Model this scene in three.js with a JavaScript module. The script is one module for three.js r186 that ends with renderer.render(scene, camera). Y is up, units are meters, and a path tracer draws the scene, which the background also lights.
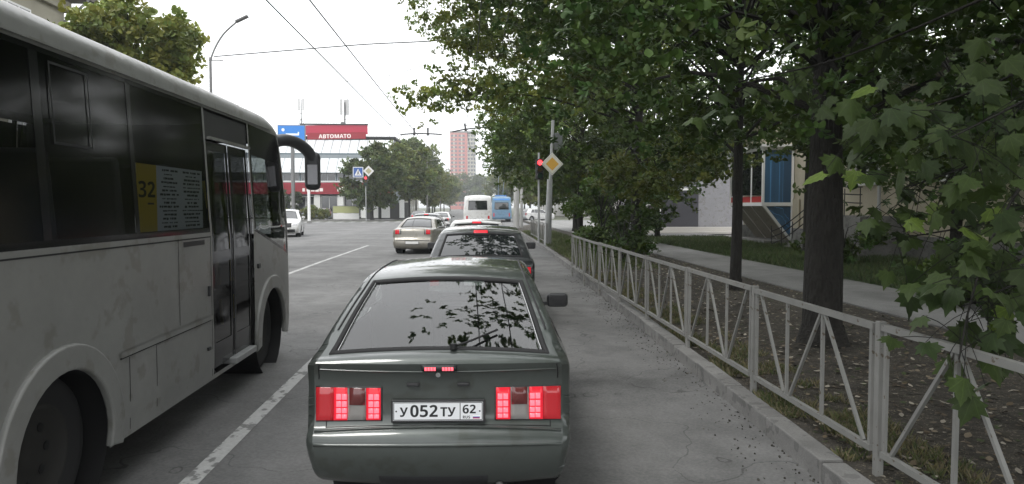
import * as THREE from 'three';
import { mergeGeometries, mergeVertices, toCreasedNormals } from 'three/addons/utils/BufferGeometryUtils.js';
import { TessellateModifier } from 'three/addons/modifiers/TessellateModifier.js';
import { RoundedBoxGeometry } from 'three/addons/geometries/RoundedBoxGeometry.js';

// ------------------------------------------------------------------ camera, sky, sun, exposure
const scene = new THREE.Scene();
const renderer = new THREE.WebGLRenderer({ antialias: true });
renderer.toneMapping = THREE.LinearToneMapping;
renderer.toneMappingExposure = 1.45;
renderer.shadowMap.enabled = true;
renderer.shadowMap.type = THREE.PCFSoftShadowMap;

const EYE = 1.85;
const camera = new THREE.PerspectiveCamera(38.14, 1024 / 484, 0.05, 3000);
camera.position.set(0, EYE, 0);
{
  const yaw = THREE.MathUtils.degToRad(3.27), pitch = THREE.MathUtils.degToRad(2.86);
  camera.lookAt(Math.sin(yaw) * Math.cos(pitch), EYE - Math.sin(pitch), -Math.cos(yaw) * Math.cos(pitch));
}
camera.updateMatrixWorld();

// seeded random numbers
function rng(seed) {
  let a = seed >>> 0;
  return () => { a = (a + 0x6d2b79f5) | 0; let t = Math.imul(a ^ (a >>> 15), 1 | a); t = (t + Math.imul(t ^ (t >>> 7), 61 | t)) ^ t; return ((t ^ (t >>> 14)) >>> 0) / 4294967296; };
}
// tileable value noise on a lattice
function lattice(n, seed) { const r = rng(seed), a = new Float32Array(n * n); for (let i = 0; i < a.length; i++) a[i] = r(); return a; }
const LATS = {};
function vnoise(x, y, n, seed) {                          // x, y in [0, 1), n cells, wraps
  const key = n + '_' + seed; const a = LATS[key] || (LATS[key] = lattice(n, seed * 977 + n));
  const fx = x * n, fy = y * n, x0 = Math.floor(fx), y0 = Math.floor(fy);
  let u = fx - x0, v = fy - y0; u = u * u * (3 - 2 * u); v = v * v * (3 - 2 * v);
  const i0 = ((x0 % n) + n) % n, i1 = (i0 + 1) % n, j0 = ((y0 % n) + n) % n, j1 = (j0 + 1) % n;
  return (a[j0 * n + i0] * (1 - u) + a[j0 * n + i1] * u) * (1 - v) + (a[j1 * n + i0] * (1 - u) + a[j1 * n + i1] * u) * v;
}
function fbm(x, y, n, oct, seed) { let s = 0, w = 1, t = 0; for (let o = 0; o < oct; o++) { s += w * vnoise(x, y, n << o, seed + o); t += w; w *= 0.55; } return s / t; }

// overcast sky: an almost even layer of bright cloud
{
  const w = 512, h = 256, data = new Float32Array(w * h * 4);
  for (let j = 0; j < h; j++) for (let i = 0; i < w; i++) {
    const el = (j + 0.5) / h - 0.5;                       // -0.5 nadir .. 0.5 zenith
    const n = fbm(i / w, j / h * 0.5, 6, 4, 3);
    let L = 1.35 + 0.35 * (n - 0.5);
    if (el < 0) L = 0.5;
    const k = (j * w + i) * 4;
    data[k] = L * 0.985; data[k + 1] = L; data[k + 2] = L * 1.02; data[k + 3] = 1;
  }
  const sky = new THREE.DataTexture(data, w, h, THREE.RGBAFormat, THREE.FloatType);
  sky.mapping = THREE.EquirectangularReflectionMapping; sky.magFilter = THREE.LinearFilter; sky.minFilter = THREE.LinearFilter;
  sky.colorSpace = THREE.LinearSRGBColorSpace; sky.needsUpdate = true;
  scene.background = sky; scene.environment = sky; 
}
const sun = new THREE.DirectionalLight(new THREE.Color(1.0, 0.97, 0.92), 1.0);
sun.position.set(-30, 70, 25); sun.target.position.set(0, 0, -20);
sun.castShadow = true; sun.shadow.radius = 30; sun.shadow.mapSize.set(2048, 2048);
Object.assign(sun.shadow.camera, { left: -70, right: 70, top: 70, bottom: -70, near: 1, far: 220 });
scene.add(sun, sun.target);
scene.fog = new THREE.FogExp2(0xe8ecee, 0.0007);

// ------------------------------------------------------------------ helpers: textures and materials
const lin = (r, g, b) => new THREE.Color().setRGB(r, g, b);
const enc = (v) => { v = Math.min(1, Math.max(0, v)); return Math.round(255 * (v <= 0.0031308 ? v * 12.92 : 1.055 * Math.pow(v, 1 / 2.4) - 0.055)); };
function colorTex(n, metres, fn) {                        // fn(u, v) -> [r, g, b] linear
  const d = new Uint8Array(n * n * 4);
  for (let j = 0; j < n; j++) for (let i = 0; i < n; i++) { const c = fn(i / n, j / n), k = (j * n + i) * 4; d[k] = enc(c[0]); d[k + 1] = enc(c[1]); d[k + 2] = enc(c[2]); d[k + 3] = 255; }
  const t = new THREE.DataTexture(d, n, n); t.colorSpace = THREE.SRGBColorSpace; finish(t, metres); return t;
}
function grayTex(n, metres, fn) {
  const d = new Uint8Array(n * n * 4);
  for (let j = 0; j < n; j++) for (let i = 0; i < n; i++) { const v = Math.round(255 * Math.min(1, Math.max(0, fn(i / n, j / n)))), k = (j * n + i) * 4; d[k] = d[k + 1] = d[k + 2] = v; d[k + 3] = 255; }
  const t = new THREE.DataTexture(d, n, n); finish(t, metres); return t;
}
function finish(t, metres) { t.wrapS = t.wrapT = THREE.RepeatWrapping; t.magFilter = THREE.LinearFilter; t.minFilter = THREE.LinearMipmapLinearFilter; t.generateMipmaps = true; t.repeat.set(1 / metres, 1 / metres); t.needsUpdate = true; }
const std = (c, roughness = 0.8, metalness = 0, extra = {}) => new THREE.MeshStandardMaterial({ color: lin(...c), roughness, metalness, ...extra });
const phy = (c, roughness, metalness, extra) => new THREE.MeshPhysicalMaterial({ color: lin(...c), roughness, metalness, ...extra });
const pane = (c, roughness = 0.02) => new THREE.MeshPhysicalMaterial({ color: lin(...c), roughness, metalness: 0, transmission: 1, thickness: 0, ior: 1.5, side: THREE.DoubleSide });

const mix = (a, b, t) => a + (b - a) * t, clamp = (v, a = 0, b = 1) => Math.min(b, Math.max(a, v)), sstep = (a, b, x) => { const t = clamp((x - a) / (b - a)); return t * t * (3 - 2 * t); };
const asphaltMap = colorTex(1024, 7.3, (u, v) => {
  const g = vnoise(u, v, 512, 11), m = fbm(u, v, 40, 3, 12), c = fbm(u, v, 5, 4, 14);
  let k = 0.165 * (0.74 + 0.3 * g + 0.3 * (m - 0.5) + 0.85 * (c - 0.5));
  const cr = Math.abs(fbm(u, v, 7, 4, 17) - 0.5); if (cr < 0.0035) k *= 0.55;
  const st = fbm(u, v, 9, 3, 18); k *= 1 - 0.16 * sstep(0.6, 0.74, st);
  return [k * 1.0, k * 0.995, k * 0.98];
});
const grainBump = grayTex(512, 0.9, (u, v) => 0.5 * vnoise(u, v, 256, 21) + 0.5 * fbm(u, v, 32, 3, 22));
const M = {};
M.asphalt = std([1, 1, 1], 0.82, 0, { map: asphaltMap, bumpMap: grainBump, bumpScale: 0.004 });
M.path = std([1, 1, 1], 0.9, 0, { map: colorTex(512, 3.1, (u, v) => { const k = 0.2 * (0.6 + 0.35 * vnoise(u, v, 256, 31) + 0.7 * fbm(u, v, 6, 4, 32) - 0.1); return [k, k * 0.99, k * 0.96]; }), bumpMap: grainBump, bumpScale: 0.003 });
M.soil = std([1, 1, 1], 0.97, 0, { map: colorTex(1024, 2.7, (u, v) => {
  const a = fbm(u, v, 8, 4, 41), g = fbm(u, v, 64, 3, 42), f = vnoise(u, v, 300, 43);
  let k = 0.042 * (0.5 + 0.9 * a + 0.5 * (g - 0.5)) ; const c = [k * 1.15, k, k * 0.78];
  if (f > 0.8 && g > 0.5) { const q = 0.12 + 0.2 * vnoise(u, v, 200, 45); c[0] += q * 0.75; c[1] += q * 0.66; c[2] += q * 0.45; }
  return c; }), bumpMap: grayTex(512, 0.7, (u, v) => fbm(u, v, 24, 4, 46)), bumpScale: 0.03 });
M.lawn = std([1, 1, 1], 0.97, 0, { map: colorTex(512, 2.3, (u, v) => { const a = fbm(u, v, 8, 4, 51), f = vnoise(u, v, 256, 52); const k = 0.35 + 0.7 * a + 0.5 * f; return [0.035 * k, 0.06 * k, 0.016 * k]; }) });
M.terrain = std([0.11, 0.12, 0.08], 0.95);
M.concrete = std([1, 1, 1], 0.88, 0, { map: colorTex(512, 1.7, (u, v) => { const a = fbm(u, v, 6, 5, 61), f = vnoise(u, v, 256, 62), s = fbm(u, v, 14, 3, 63); let k = 0.19 * (0.55 + 0.6 * a + 0.25 * f); if (s > 0.62) k *= 0.72; return [k, k * 0.985, k * 0.95]; }), bumpMap: grainBump, bumpScale: 0.003 });
M.plaster = std([0.52, 0.47, 0.36], 0.92, 0, { map: colorTex(512, 5.0, (u, v) => { const k = 0.72 + 0.3 * fbm(u, v, 5, 5, 65) + 0.08 * vnoise(u, v, 256, 66); return [k, k, k]; }) });
M.roadPaint = std([1, 1, 1], 0.75, 0, { map: colorTex(512, 1.9, (u, v) => { const w = fbm(u, v, 24, 4, 68); const k = mix(0.42 + 0.14 * fbm(u, v, 90, 2, 69), 0.2, sstep(0.53, 0.66, w)); return [k, k, k * 0.98]; }) });
M.bark = std([1, 1, 1], 0.95, 0, { map: colorTex(512, 1.0, (u, v) => { const a = vnoise(u, v * 0.25, 48, 71), b = fbm(u, v, 10, 4, 72); const k = 0.018 * (0.45 + 0.7 * a + 0.6 * b); return [k * 1.08, k, k * 0.86]; }), bumpMap: grayTex(512, 1.0, (u, v) => 0.7 * vnoise(u, v * 0.25, 48, 71) + 0.3 * fbm(u, v, 40, 2, 74)), bumpScale: 0.03 });
M.fencePaint = std([0.23, 0.23, 0.222], 0.55, 0.0, { map: colorTex(512, 0.8, (u, v) => { const r = fbm(u, v, 20, 4, 77); const k = 0.8 + 0.25 * fbm(u, v, 6, 3, 78); return r > 0.76 ? [0.45, 0.36, 0.28] : [k, k, k * 0.98]; }) });
M.galvanised = std([0.42, 0.43, 0.43], 0.5, 0.35, { map: colorTex(256, 0.6, (u, v) => { const k = 0.75 + 0.3 * fbm(u, v, 12, 3, 79); return [k, k, k]; }) });
M.black = std([0.012, 0.012, 0.013], 0.6);
M.rubber = std([0.02, 0.02, 0.021], 0.85);
M.darkPlastic = std([0.025, 0.026, 0.028], 0.45);
M.interior = std([0.05, 0.05, 0.052], 0.9);
M.rim = std([0.28, 0.28, 0.28], 0.4, 0.7);
M.chrome = std([0.6, 0.6, 0.6], 0.2, 1);
M.steel = std([0.2, 0.2, 0.2], 0.5, 0.6);
M.white = std([0.75, 0.75, 0.74], 0.6);
M.wire = std([0.03, 0.03, 0.03], 0.7);
M.brakeLens = std([0.35, 0.01, 0.015], 0.15, 0, { emissive: lin(1.0, 0.03, 0.06), emissiveIntensity: 0.42 });
M.brakeFacet = std([0.5, 0.05, 0.05], 0.15, 0, { emissive: lin(1.0, 0.12, 0.16), emissiveIntensity: 1.5 });
M.farBrake = std([0.4, 0.01, 0.015], 0.2, 0, { emissive: lin(1.0, 0.03, 0.06), emissiveIntensity: 0.2 });
M.dimLens = phy([0.14, 0.03, 0.03], 0.15, 0, { clearcoat: 1 });
M.tailLens = phy([0.32, 0.015, 0.02], 0.12, 0, { clearcoat: 1, emissive: lin(1.0, 0.03, 0.05), emissiveIntensity: 0.12 });
M.clearLens = phy([0.26, 0.25, 0.24], 0.12, 0, { clearcoat: 1 });
M.lampLens = phy([0.7, 0.7, 0.72], 0.08, 0.3, { clearcoat: 1 });
const dirtMap = colorTex(1024, 2.6, (u, v) => { const a = fbm(u, v, 7, 5, 81), f = fbm(u, v, 60, 3, 82), d = fbm(u * 1, v, 18, 4, 83); let k = 0.78 + 0.22 * a + 0.08 * (f - 0.5); let w = sstep(0.58, 0.72, d) * 0.18; return [k * (1 - w), k * (1 - w * 1.1), k * (1 - w * 1.3)]; });

// ------------------------------------------------------------------ helpers: objects
const taken = {};
function numbered(n) { if (!(n in taken)) { taken[n] = 0; return n; } taken[n] += 1; return n + '_' + String(taken[n]).padStart(3, '0'); }
function shadowed(o) { o.castShadow = true; o.receiveShadow = true; return o; }
function obj(name, geo, mat, parent) { if (Array.isArray(geo)) geo = joined(geo); const m = shadowed(new THREE.Mesh(geo, mat)); m.name = parent ? name : numbered(name); (parent || scene).add(m); return m; }
function tag(o, label, category, group) { o.userData.label = label; o.userData.category = category; if (group) o.userData.group = group; return o; }
function thing(name, label, category, pos = [0, 0, 0], turn = 0, group) { const g = new THREE.Group(); g.name = numbered(name); g.position.set(...pos); g.rotation.y = turn; scene.add(g); return tag(g, label, category, group); }
function struct(name, geo, mat) { const m = obj(name, geo, mat); m.userData.kind = 'structure'; return m; }
function joined(list) { return mergeGeometries(list.map((g) => { g = g.index ? g.toNonIndexed() : g; for (const k of Object.keys(g.attributes)) if (!['position', 'normal', 'uv'].includes(k)) g.deleteAttribute(k); return g; })); }
function metric(g) {                                       // uv in metres from the dominant side of the normal
  if (g.index) g = g.toNonIndexed(); const p = g.attributes.position, n = g.attributes.normal, uv = new Float32Array(p.count * 2);
  for (let i = 0; i < p.count; i++) {
    const ax = Math.abs(n.getX(i)), ay = Math.abs(n.getY(i)), az = Math.abs(n.getZ(i));
    uv[2 * i] = ax > ay && ax > az ? p.getZ(i) : p.getX(i); uv[2 * i + 1] = ay >= ax && ay >= az ? p.getZ(i) : p.getY(i);
  }
  g.setAttribute('uv', new THREE.BufferAttribute(uv, 2)); return g;
}
function box(w, h, d, x = 0, y = 0, z = 0, rot) { const g = new THREE.BoxGeometry(w, h, d); if (rot) { g.rotateX(rot[0] || 0); g.rotateY(rot[1] || 0); g.rotateZ(rot[2] || 0); } g.translate(x, y, z); return metric(g); }
function rbox(w, h, d, r, x = 0, y = 0, z = 0, rot) { const g = new RoundedBoxGeometry(w, h, d, 2, r); if (rot) { g.rotateX(rot[0] || 0); g.rotateY(rot[1] || 0); g.rotateZ(rot[2] || 0); } g.translate(x, y, z); return metric(g); }
function cyl(r0, r1, h, x = 0, y = 0, z = 0, seg = 14, rot) { const g = new THREE.CylinderGeometry(r1, r0, h, seg); if (rot) { g.rotateX(rot[0] || 0); g.rotateZ(rot[2] || 0); g.rotateY(rot[1] || 0); } g.translate(x, y, z); return g; }
function bar(a, b, w, t) {                                  // rectangular bar from a to b, w wide along z-ish, t thick
  const A = new THREE.Vector3(...a), B = new THREE.Vector3(...b), d = B.clone().sub(A), g = new THREE.BoxGeometry(t, d.length(), w);
  g.applyQuaternion(new THREE.Quaternion().setFromUnitVectors(new THREE.Vector3(0, 1, 0), d.clone().normalize())); const m = A.add(B).multiplyScalar(0.5); g.translate(m.x, m.y, m.z); return metric(g);
}
function tube(pts, r, seg = 24, rad = 8) { return new THREE.TubeGeometry(new THREE.CatmullRomCurve3(pts.map((p) => new THREE.Vector3(...p))), seg, r, rad); }
function flat(pts, y) {                                     // sheet from [x, depth] points, uv in metres
  const s = new THREE.Shape(pts.map(([x, d]) => new THREE.Vector2(x, d))); const g = new THREE.ShapeGeometry(s); g.rotateX(-Math.PI / 2); g.translate(0, y, 0); 
  const p = g.attributes.position, uv = g.attributes.uv; for (let i = 0; i < p.count; i++) uv.setXY(i, p.getX(i), p.getZ(i)); return g;
}
function print(w, h, draw) { const c = document.createElement('canvas'); c.width = w; c.height = h; draw(c.getContext('2d'), w, h); const t = new THREE.CanvasTexture(c); t.colorSpace = THREE.SRGBColorSpace; t.magFilter = THREE.LinearFilter; return t; }
const V = (x, y, z) => new THREE.Vector3(x, y, z);

// ------------------------------------------------------------------ the street
const KERB = [[2.25, -14], [2.28, 0], [2.37, 4.5], [2.5, 7.5], [2.75, 14.9], [2.95, 22], [3.12, 30], [3.25, 41], [3.4, 61], [5.9, 70], [6.3, 90]];   // [x, depth]
function kerbX(d) { for (let i = 0; i < KERB.length - 1; i++) if (d <= KERB[i + 1][1]) { const [x0, d0] = KERB[i], [x1, d1] = KERB[i + 1]; return mix(x0, x1, (d - d0) / (d1 - d0)); } return KERB[KERB.length - 1][0]; }
struct('ground', flat([[-1500, -300], [1500, -300], [1500, 1500], [-1500, 1500]], -0.03), M.terrain);
struct('road', flat([[-14, -60], [3.6, -60], [3.7, 60], [6.4, 70], [6.4, 88], [60, 90], [60, 98], [8, 100], [8, 600], [-8, 600], [-8, 92], [-12, 90], [-150, 98], [-150, 44], [-14, 40]], 0), M.asphalt);
// strip between kerb and path: bare soil
{
  const nx = 26, nd = 200, pos = [], uv = [], idx = [];
  for (let j = 0; j <= nd; j++) for (let i = 0; i <= nx; i++) {
    const d = -14 + 104 * j / nd, x = kerbX(d) + 0.13 + (6.65 - kerbX(d)) * i / nx;
    const e = Math.min(i, nx - i) / 4; const y = 0.115 + Math.min(1, e) * 0.06 * (fbm(x / 9 + 0.3, d / 9 + 7, 9, 4, 91) - 0.45);
    pos.push(x, y, -d); uv.push(x, d);
  }
  for (let j = 0; j < nd; j++) for (let i = 0; i < nx; i++) { const a = j * (nx + 1) + i, b = a + 1, c = a + nx + 1, d = c + 1; idx.push(a, b, c, b, d, c); }
  const g = new THREE.BufferGeometry(); g.setAttribute('position', new THREE.Float32BufferAttribute(pos, 3)); g.setAttribute('uv', new THREE.Float32BufferAttribute(uv, 2)); g.setIndex(idx); g.computeVertexNormals();
  struct('soil_strip', g, M.soil);
}
struct('footpath', box(2.15, 0.14, 104, 7.78, 0.07, -38), M.path);
struct('lawn', box(6.4, 0.13, 50, 12.1, 0.055, -10.5), M.lawn);
struct('forecourt', box(6.3, 0.125, 54, 12.1, 0.055, -63), M.path);
struct('yard', flat([[15.3, -14], [80, -14], [80, 90], [15.3, 90]], 0.02), M.path);
{ // far pavement on the other side of the crossing street
  struct('pavement', box(130, 0.14, 7, -76, 0.06, -97), M.concrete);
  struct('pavement', box(3.0, 0.14, 480, -9.6, 0.055, -340.6), M.concrete);
}
// kerb stones, one by one
{
  const k = new THREE.Group(); k.name = 'kerb'; k.userData.kind = 'structure'; scene.add(k);
  const r = rng(5), geos = [0, 1, 2].map((i) => { const g = rbox(0.17, 0.3, 0.985, 0.018); g.attributes.uv.array.forEach((v, n, a) => { a[n] = v + i * 0.37; }); return g; });
  for (let i = 0; i < 74; i++) {
    const d = -8.5 + i * 1.0 + 0.5, x0 = kerbX(d - 0.5), x1 = kerbX(d + 0.5);
    const m = obj('kerb_stone', geos[i % 3], M.concrete, k); m.position.set((x0 + x1) / 2 + 0.05 + (r() - 0.5) * 0.012, -0.005 + (r() - 0.5) * 0.014, -d); m.rotation.y = -Math.atan2(x1 - x0, 1) + (r() - 0.5) * 0.012; m.rotation.z = (r() - 0.5) * 0.03;
  }
}
// painted lines
{
  const line = (pts, w) => { const L = pts.map(([x, d]) => [x - w / 2, d]), R = pts.map(([x, d]) => [x + w / 2, d]).reverse(); return flat([...L, ...R], 0.004); };
  struct('lane_line', line([[-1.88, -10], [-1.9, 8], [-1.9, 24]], 0.13), M.roadPaint);
  struct('lane_line', line([[-5.05, 6], [-5.1, 24], [-5.0, 34]], 0.13), M.roadPaint);
  for (let i = 0; i < 9; i++) struct('crossing_stripe', flat([[-9.5 - i * 1.4, 86], [-8.9 - i * 1.4, 86], [-8.9 - i * 1.4, 89.5], [-9.5 - i * 1.4, 89.5]], 0.004), M.roadPaint);
}
// metal fence along the kerb
function fence(pts, label) {
  const f = thing('pedestrian_fence', label, 'fence', [0, 0.1, 0], 0, undefined);
  const bars = new Map();
  for (let i = 0; i < pts.length - 1; i++) {
    const [x0, d0] = pts[i], [x1, d1] = pts[i + 1]; const len = Math.hypot(x1 - x0, d1 - d0), r = rng(i * 7 + 3), tilt = (r() - 0.5) * 0.02;
    const put = (o) => { o.position.set(x0, 0, -d0); o.rotation.y = Math.atan2(-(x1 - x0), d1 - d0); o.rotation.z = tilt; return o; };   // local -z runs along the fence
    const post = obj('post', rbox(0.05, 1.24, 0.05, 0.006, 0, 0.4, 0), M.fencePaint, f); put(post);
    const a = 0.075, b = len - 0.045, lo = 0.17, hi = 0.98 + (r() - 0.5) * 0.012;
    const frame = obj('fence_panel', [box(0.042, 0.042, b - a + 0.03, 0, hi, -(a + b) / 2), box(0.038, 0.04, b - a, 0, lo, -(a + b) / 2)], M.fencePaint, f); put(frame);
    const U = (t) => -(a + (b - a) * t), flip = i % 2;
    const put2 = (t0, y0, t1, y1, w = 0.022) => obj('bar', bar([0, y0, U(flip ? 1 - t0 : t0)], [0, y1, U(flip ? 1 - t1 : t1)], w, 0.022), M.fencePaint, frame);
    put2(0.01, lo + 0.02, 0.01, hi - 0.02, 0.03); put2(0.99, lo + 0.02, 0.99, hi - 0.02, 0.03);
    put2(0.05, lo + 0.022, 0.335, hi - 0.022); put2(0.35, lo + 0.022, 0.35, hi - 0.022, 0.025); put2(0.365, hi - 0.022, 0.63, lo + 0.022);
    put2(0.66, lo + 0.022, 0.66, hi - 0.022, 0.025); put2(0.69, lo + 0.022, 0.94, hi - 0.022);
  }
  const [xe, de] = pts[pts.length - 1]; const post = obj('post', rbox(0.05, 1.24, 0.05, 0.006, 0, 0.4, 0), M.fencePaint, f); post.position.set(xe, 0, -de);
  return f;
}
{
  const pts = []; for (let d = 0.25; d <= 18.8; d += 2.03) pts.push([2.6 + 0.004 * d, d]);
  fence(pts, 'long pale grey metal fence with zigzag bars beside the big tree trunks');
  fence([[3.36, 31.4], [3.4, 33.4], [3.42, 35.4], [3.46, 37.4], [3.48, 39.4], [3.5, 41.4]], 'short grey metal fence beyond the pole with the yellow diamond sign');
}

// ------------------------------------------------------------------ vehicle shells
// A shell is an outline in the side view (s from the rear, y up) swept across the width; X(s, y) is its half width. Front is -z.
const tess = (e) => new TessellateModifier(e, 14);
function shell(spec) {
  const { L, segs, r = 0.06, camber = 0.03, archs = [], sill = 0.22, belt = 0.95, tumble = 0.4, hw = 0.82, rearTaper = 0.08, frontTaper = 0.1, rearLen = 0.7, frontLen = 0.9, tuck = 0.12 } = spec;
  const out = [], at = {}; const N = 10;
  for (const sg of segs) {
    const curve = new THREE.CatmullRomCurve3(sg.pts.map(([s, y]) => V(s, y, 0)), false, 'centripetal'); const n = sg.n || N; const i0 = out.length ? out.length - 1 : 0;
    for (let i = out.length ? 1 : 0; i <= n; i++) out.push(curve.getPoint(i / n)); at[sg.name] = [i0, out.length - 1];
  }
  const nor = out.map((p, i) => { const a = out[Math.max(0, i - 1)], b = out[Math.min(out.length - 1, i + 1)]; return new THREE.Vector2(-(b.y - a.y), b.x - a.x).normalize(); });
  const dist = (s, y) => { let m = 9; for (let i = 0; i < out.length - 1; i++) { const a = out[i], b = out[i + 1], dx = b.x - a.x, dy = b.y - a.y, t = clamp(((s - a.x) * dx + (y - a.y) * dy) / (dx * dx + dy * dy + 1e-9)); const q = Math.hypot(s - a.x - dx * t, y - a.y - dy * t); if (q < m) m = q; } return m; };
  const X = (s, y) => {
    let w = hw * (1 - rearTaper * Math.pow(clamp((rearLen - s) / rearLen), 2) - frontTaper * Math.pow(clamp((s - L + frontLen) / frontLen), 2));
    if (y > belt) w -= (y - belt) * tumble * sstep(0, 0.12, y - belt) ; if (y < 0.5) w -= (0.5 - y) * tuck;
    const d = dist(s, y); if (d < r) w -= r - Math.sqrt(Math.max(0, r * r - (r - d) * (r - d))); return w;
  };
  const ends = out.map((p) => X(p.x, p.y));
  const P = (i, u, off = 0) => {                            // a point of the swept surface, i = outline index (float)
    const k = Math.min(out.length - 2, Math.max(0, Math.floor(i))), t = i - k; const s = mix(out[k].x, out[k + 1].x, t), y = mix(out[k].y, out[k + 1].y, t), w = mix(ends[k], ends[k + 1], t);
    const nx = mix(nor[k].x, nor[k + 1].x, t), ny = mix(nor[k].y, nor[k + 1].y, t), b = camber * (1 - u * u) + off; return V(u * w, y + ny * b, L / 2 - (s + nx * b));
  };
  function grid(nt, nu, fn) {
    const pos = [], uv = [], idx = [];
    for (let j = 0; j <= nt; j++) for (let i = 0; i <= nu; i++) { const p = fn(j / nt, i / nu); pos.push(p.x, p.y, p.z); uv.push(p.x, p.y + p.z); }
    for (let j = 0; j < nt; j++) for (let i = 0; i < nu; i++) { const a = j * (nu + 1) + i, b = a + 1, c = a + nu + 1, d = c + 1; idx.push(a, b, c, b, d, c); }
    const g = new THREE.BufferGeometry(); g.setAttribute('position', new THREE.Float32BufferAttribute(pos, 3)); g.setAttribute('uv', new THREE.Float32BufferAttribute(uv, 2)); g.setIndex(idx); g.computeVertexNormals(); return g;
  }
  const T = (name, t) => mix(at[name][0], at[name][1], t);
  const patch = (name, t0, t1, u0 = -1, u1 = 1, off = 0, nt, nu = 16) => grid(nt || Math.max(2, Math.round((at[name][1] - at[name][0]) * Math.abs(t1 - t0))), nu, (a, b) => P(T(name, mix(t0, t1, a)), mix(u0, u1, b), off));
  const pad = (name, t0, t1, u0, u1, off, nt = 4, nu = 6) => {   // a patch that stands proud, with closed rim
    const e = 0.0001; return grid(nt + 2, nu + 2, (a, b) => { const ja = Math.round(a * (nt + 2)), jb = Math.round(b * (nu + 2)); const rim = ja === 0 || jb === 0 || ja === nt + 2 || jb === nu + 2;
      const ta = clamp((ja - 1) / nt), tb = clamp((jb - 1) / nu); return P(T(name, mix(t0, t1, ta)), mix(u0, u1, tb), rim ? -0.01 : off); });
  };
  function panel(pts, holes = [], off = 0, edge = 0.1, sideSign = 1, round = true) {
    const sh = new THREE.Shape(pts.map((p) => new THREE.Vector2(p[0], p[1]))); for (const h of holes) sh.holes.push(new THREE.Path(h.map((p) => new THREE.Vector2(p[0], p[1]))));
    let g = tess(edge).modify(new THREE.ShapeGeometry(sh)); const p = g.attributes.position, uv = [];
    for (let i = 0; i < p.count; i++) { const s = p.getX(i), y = p.getY(i); uv.push(s, y); p.setXYZ(i, sideSign * (X(s, y) + off), y, L / 2 - s); }
    if (sideSign > 0) { const a = p.array; for (let i = 0; i < a.length; i += 9) for (let k = 0; k < 3; k++) { const t = a[i + 3 + k]; a[i + 3 + k] = a[i + 6 + k]; a[i + 6 + k] = t; } for (let i = 0; i < uv.length; i += 6) for (let k = 0; k < 2; k++) { const t = uv[i + 2 + k]; uv[i + 2 + k] = uv[i + 4 + k]; uv[i + 4 + k] = t; } }
    g.setAttribute('uv', new THREE.Float32BufferAttribute(uv, 2)); g.deleteAttribute('normal'); g = mergeVertices(g, 1e-4); g.computeVertexNormals(); return g;
  }
  function sideOutline() {
    const pts = out.map((p) => [p.x, p.y]); const last = pts[pts.length - 1], first = pts[0];
    for (const [c, rad] of [...archs].sort((a, b) => b[0] - a[0])) { const cy = spec.axle || 0.29, a0 = Math.asin(clamp((sill - cy) / rad, -1, 1)); for (let k = 0; k <= 14; k++) { const a = a0 + (Math.PI - 2 * a0) * k / 14; pts.push([c + rad * Math.cos(a), cy + rad * Math.sin(a)]); } }
    return pts.filter((p, i) => i === 0 || Math.hypot(p[0] - pts[i - 1][0], p[1] - pts[i - 1][1]) > 1e-3);
  }
  return { L, X, P, T, at, out, patch, pad, panel, sideOutline, grid };
}
function smooth(list, ang = 0.65) { const g = joined(list); g.deleteAttribute('normal'); const m = mergeVertices(g, 2e-3); m.computeVertexNormals(); return toCreasedNormals(m, ang); }
function ringGeo(pts, w) { // frame of width w around polygon pts (scaled inwards about its centre)
  const c = pts.reduce((a, p) => [a[0] + p[0] / pts.length, a[1] + p[1] / pts.length], [0, 0]);
  return pts.map(([s, y]) => { const dx = s - c[0], dy = y - c[1], d = Math.hypot(dx, dy); return [s - dx / d * w, y - dy / d * w]; });
}
const tyreCache = {};
function wheelOn(parent, x, y, z, R, w, rimMat = M.rim, spokes = 5) {
  const key = R + '_' + w; const c = tyreCache[key] || (tyreCache[key] = (() => {
    const h = w / 2, r0 = R * 0.64; const pr = [[r0, -h * 0.8], [R * 0.8, -h], [R * 0.95, -h * 0.92], [R, -h * 0.7], [R, h * 0.7], [R * 0.95, h * 0.92], [R * 0.8, h], [r0, h * 0.8]].map((p) => new THREE.Vector2(...p));
    const tyre = new THREE.LatheGeometry(pr, 36); tyre.rotateZ(Math.PI / 2);
    const rim = new THREE.LatheGeometry([[0, h * 0.45], [r0 * 0.3, h * 0.5], [r0 * 0.34, h * 0.36], [r0 * 0.82, h * 0.3], [r0 * 0.92, h * 0.8], [r0, h * 0.82]].map((p) => new THREE.Vector2(...p)), 32); rim.rotateZ(-Math.PI / 2); const back = rim.clone(); back.rotateY(Math.PI);
    const holes = []; for (let k = 0; k < spokes + 3; k++) { const a = k / (spokes + 3) * 6.283; const b = new THREE.CylinderGeometry(r0 * 0.1, r0 * 0.1, 0.01, 8); b.rotateZ(Math.PI / 2); b.translate(h * 0.34, Math.sin(a) * r0 * 0.6, Math.cos(a) * r0 * 0.6); holes.push(b); }
    return { tyre, rim, back, holes: joined(holes) };
  })());
  const t = obj('wheel', c.tyre, M.rubber, parent); t.position.set(x, y, z); const rm = obj('rim', x > 0 ? c.rim : c.back, rimMat, t); const hb = obj('rim_hole', c.holes, M.black, t); hb.userData.kind = 'stuff'; if (x < 0) hb.rotation.y = Math.PI; return t;
}
const seatShell = (() => { const a = rbox(0.46, 0.16, 0.5, 0.06, 0, 0.08, -0.02), b = rbox(0.44, 0.62, 0.14, 0.06, 0, 0.42, 0.24, [0.25, 0, 0]), h = rbox(0.26, 0.17, 0.1, 0.045, 0, 0.8, 0.35, [0.2, 0, 0]); return joined([a, b, h]); })();

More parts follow.
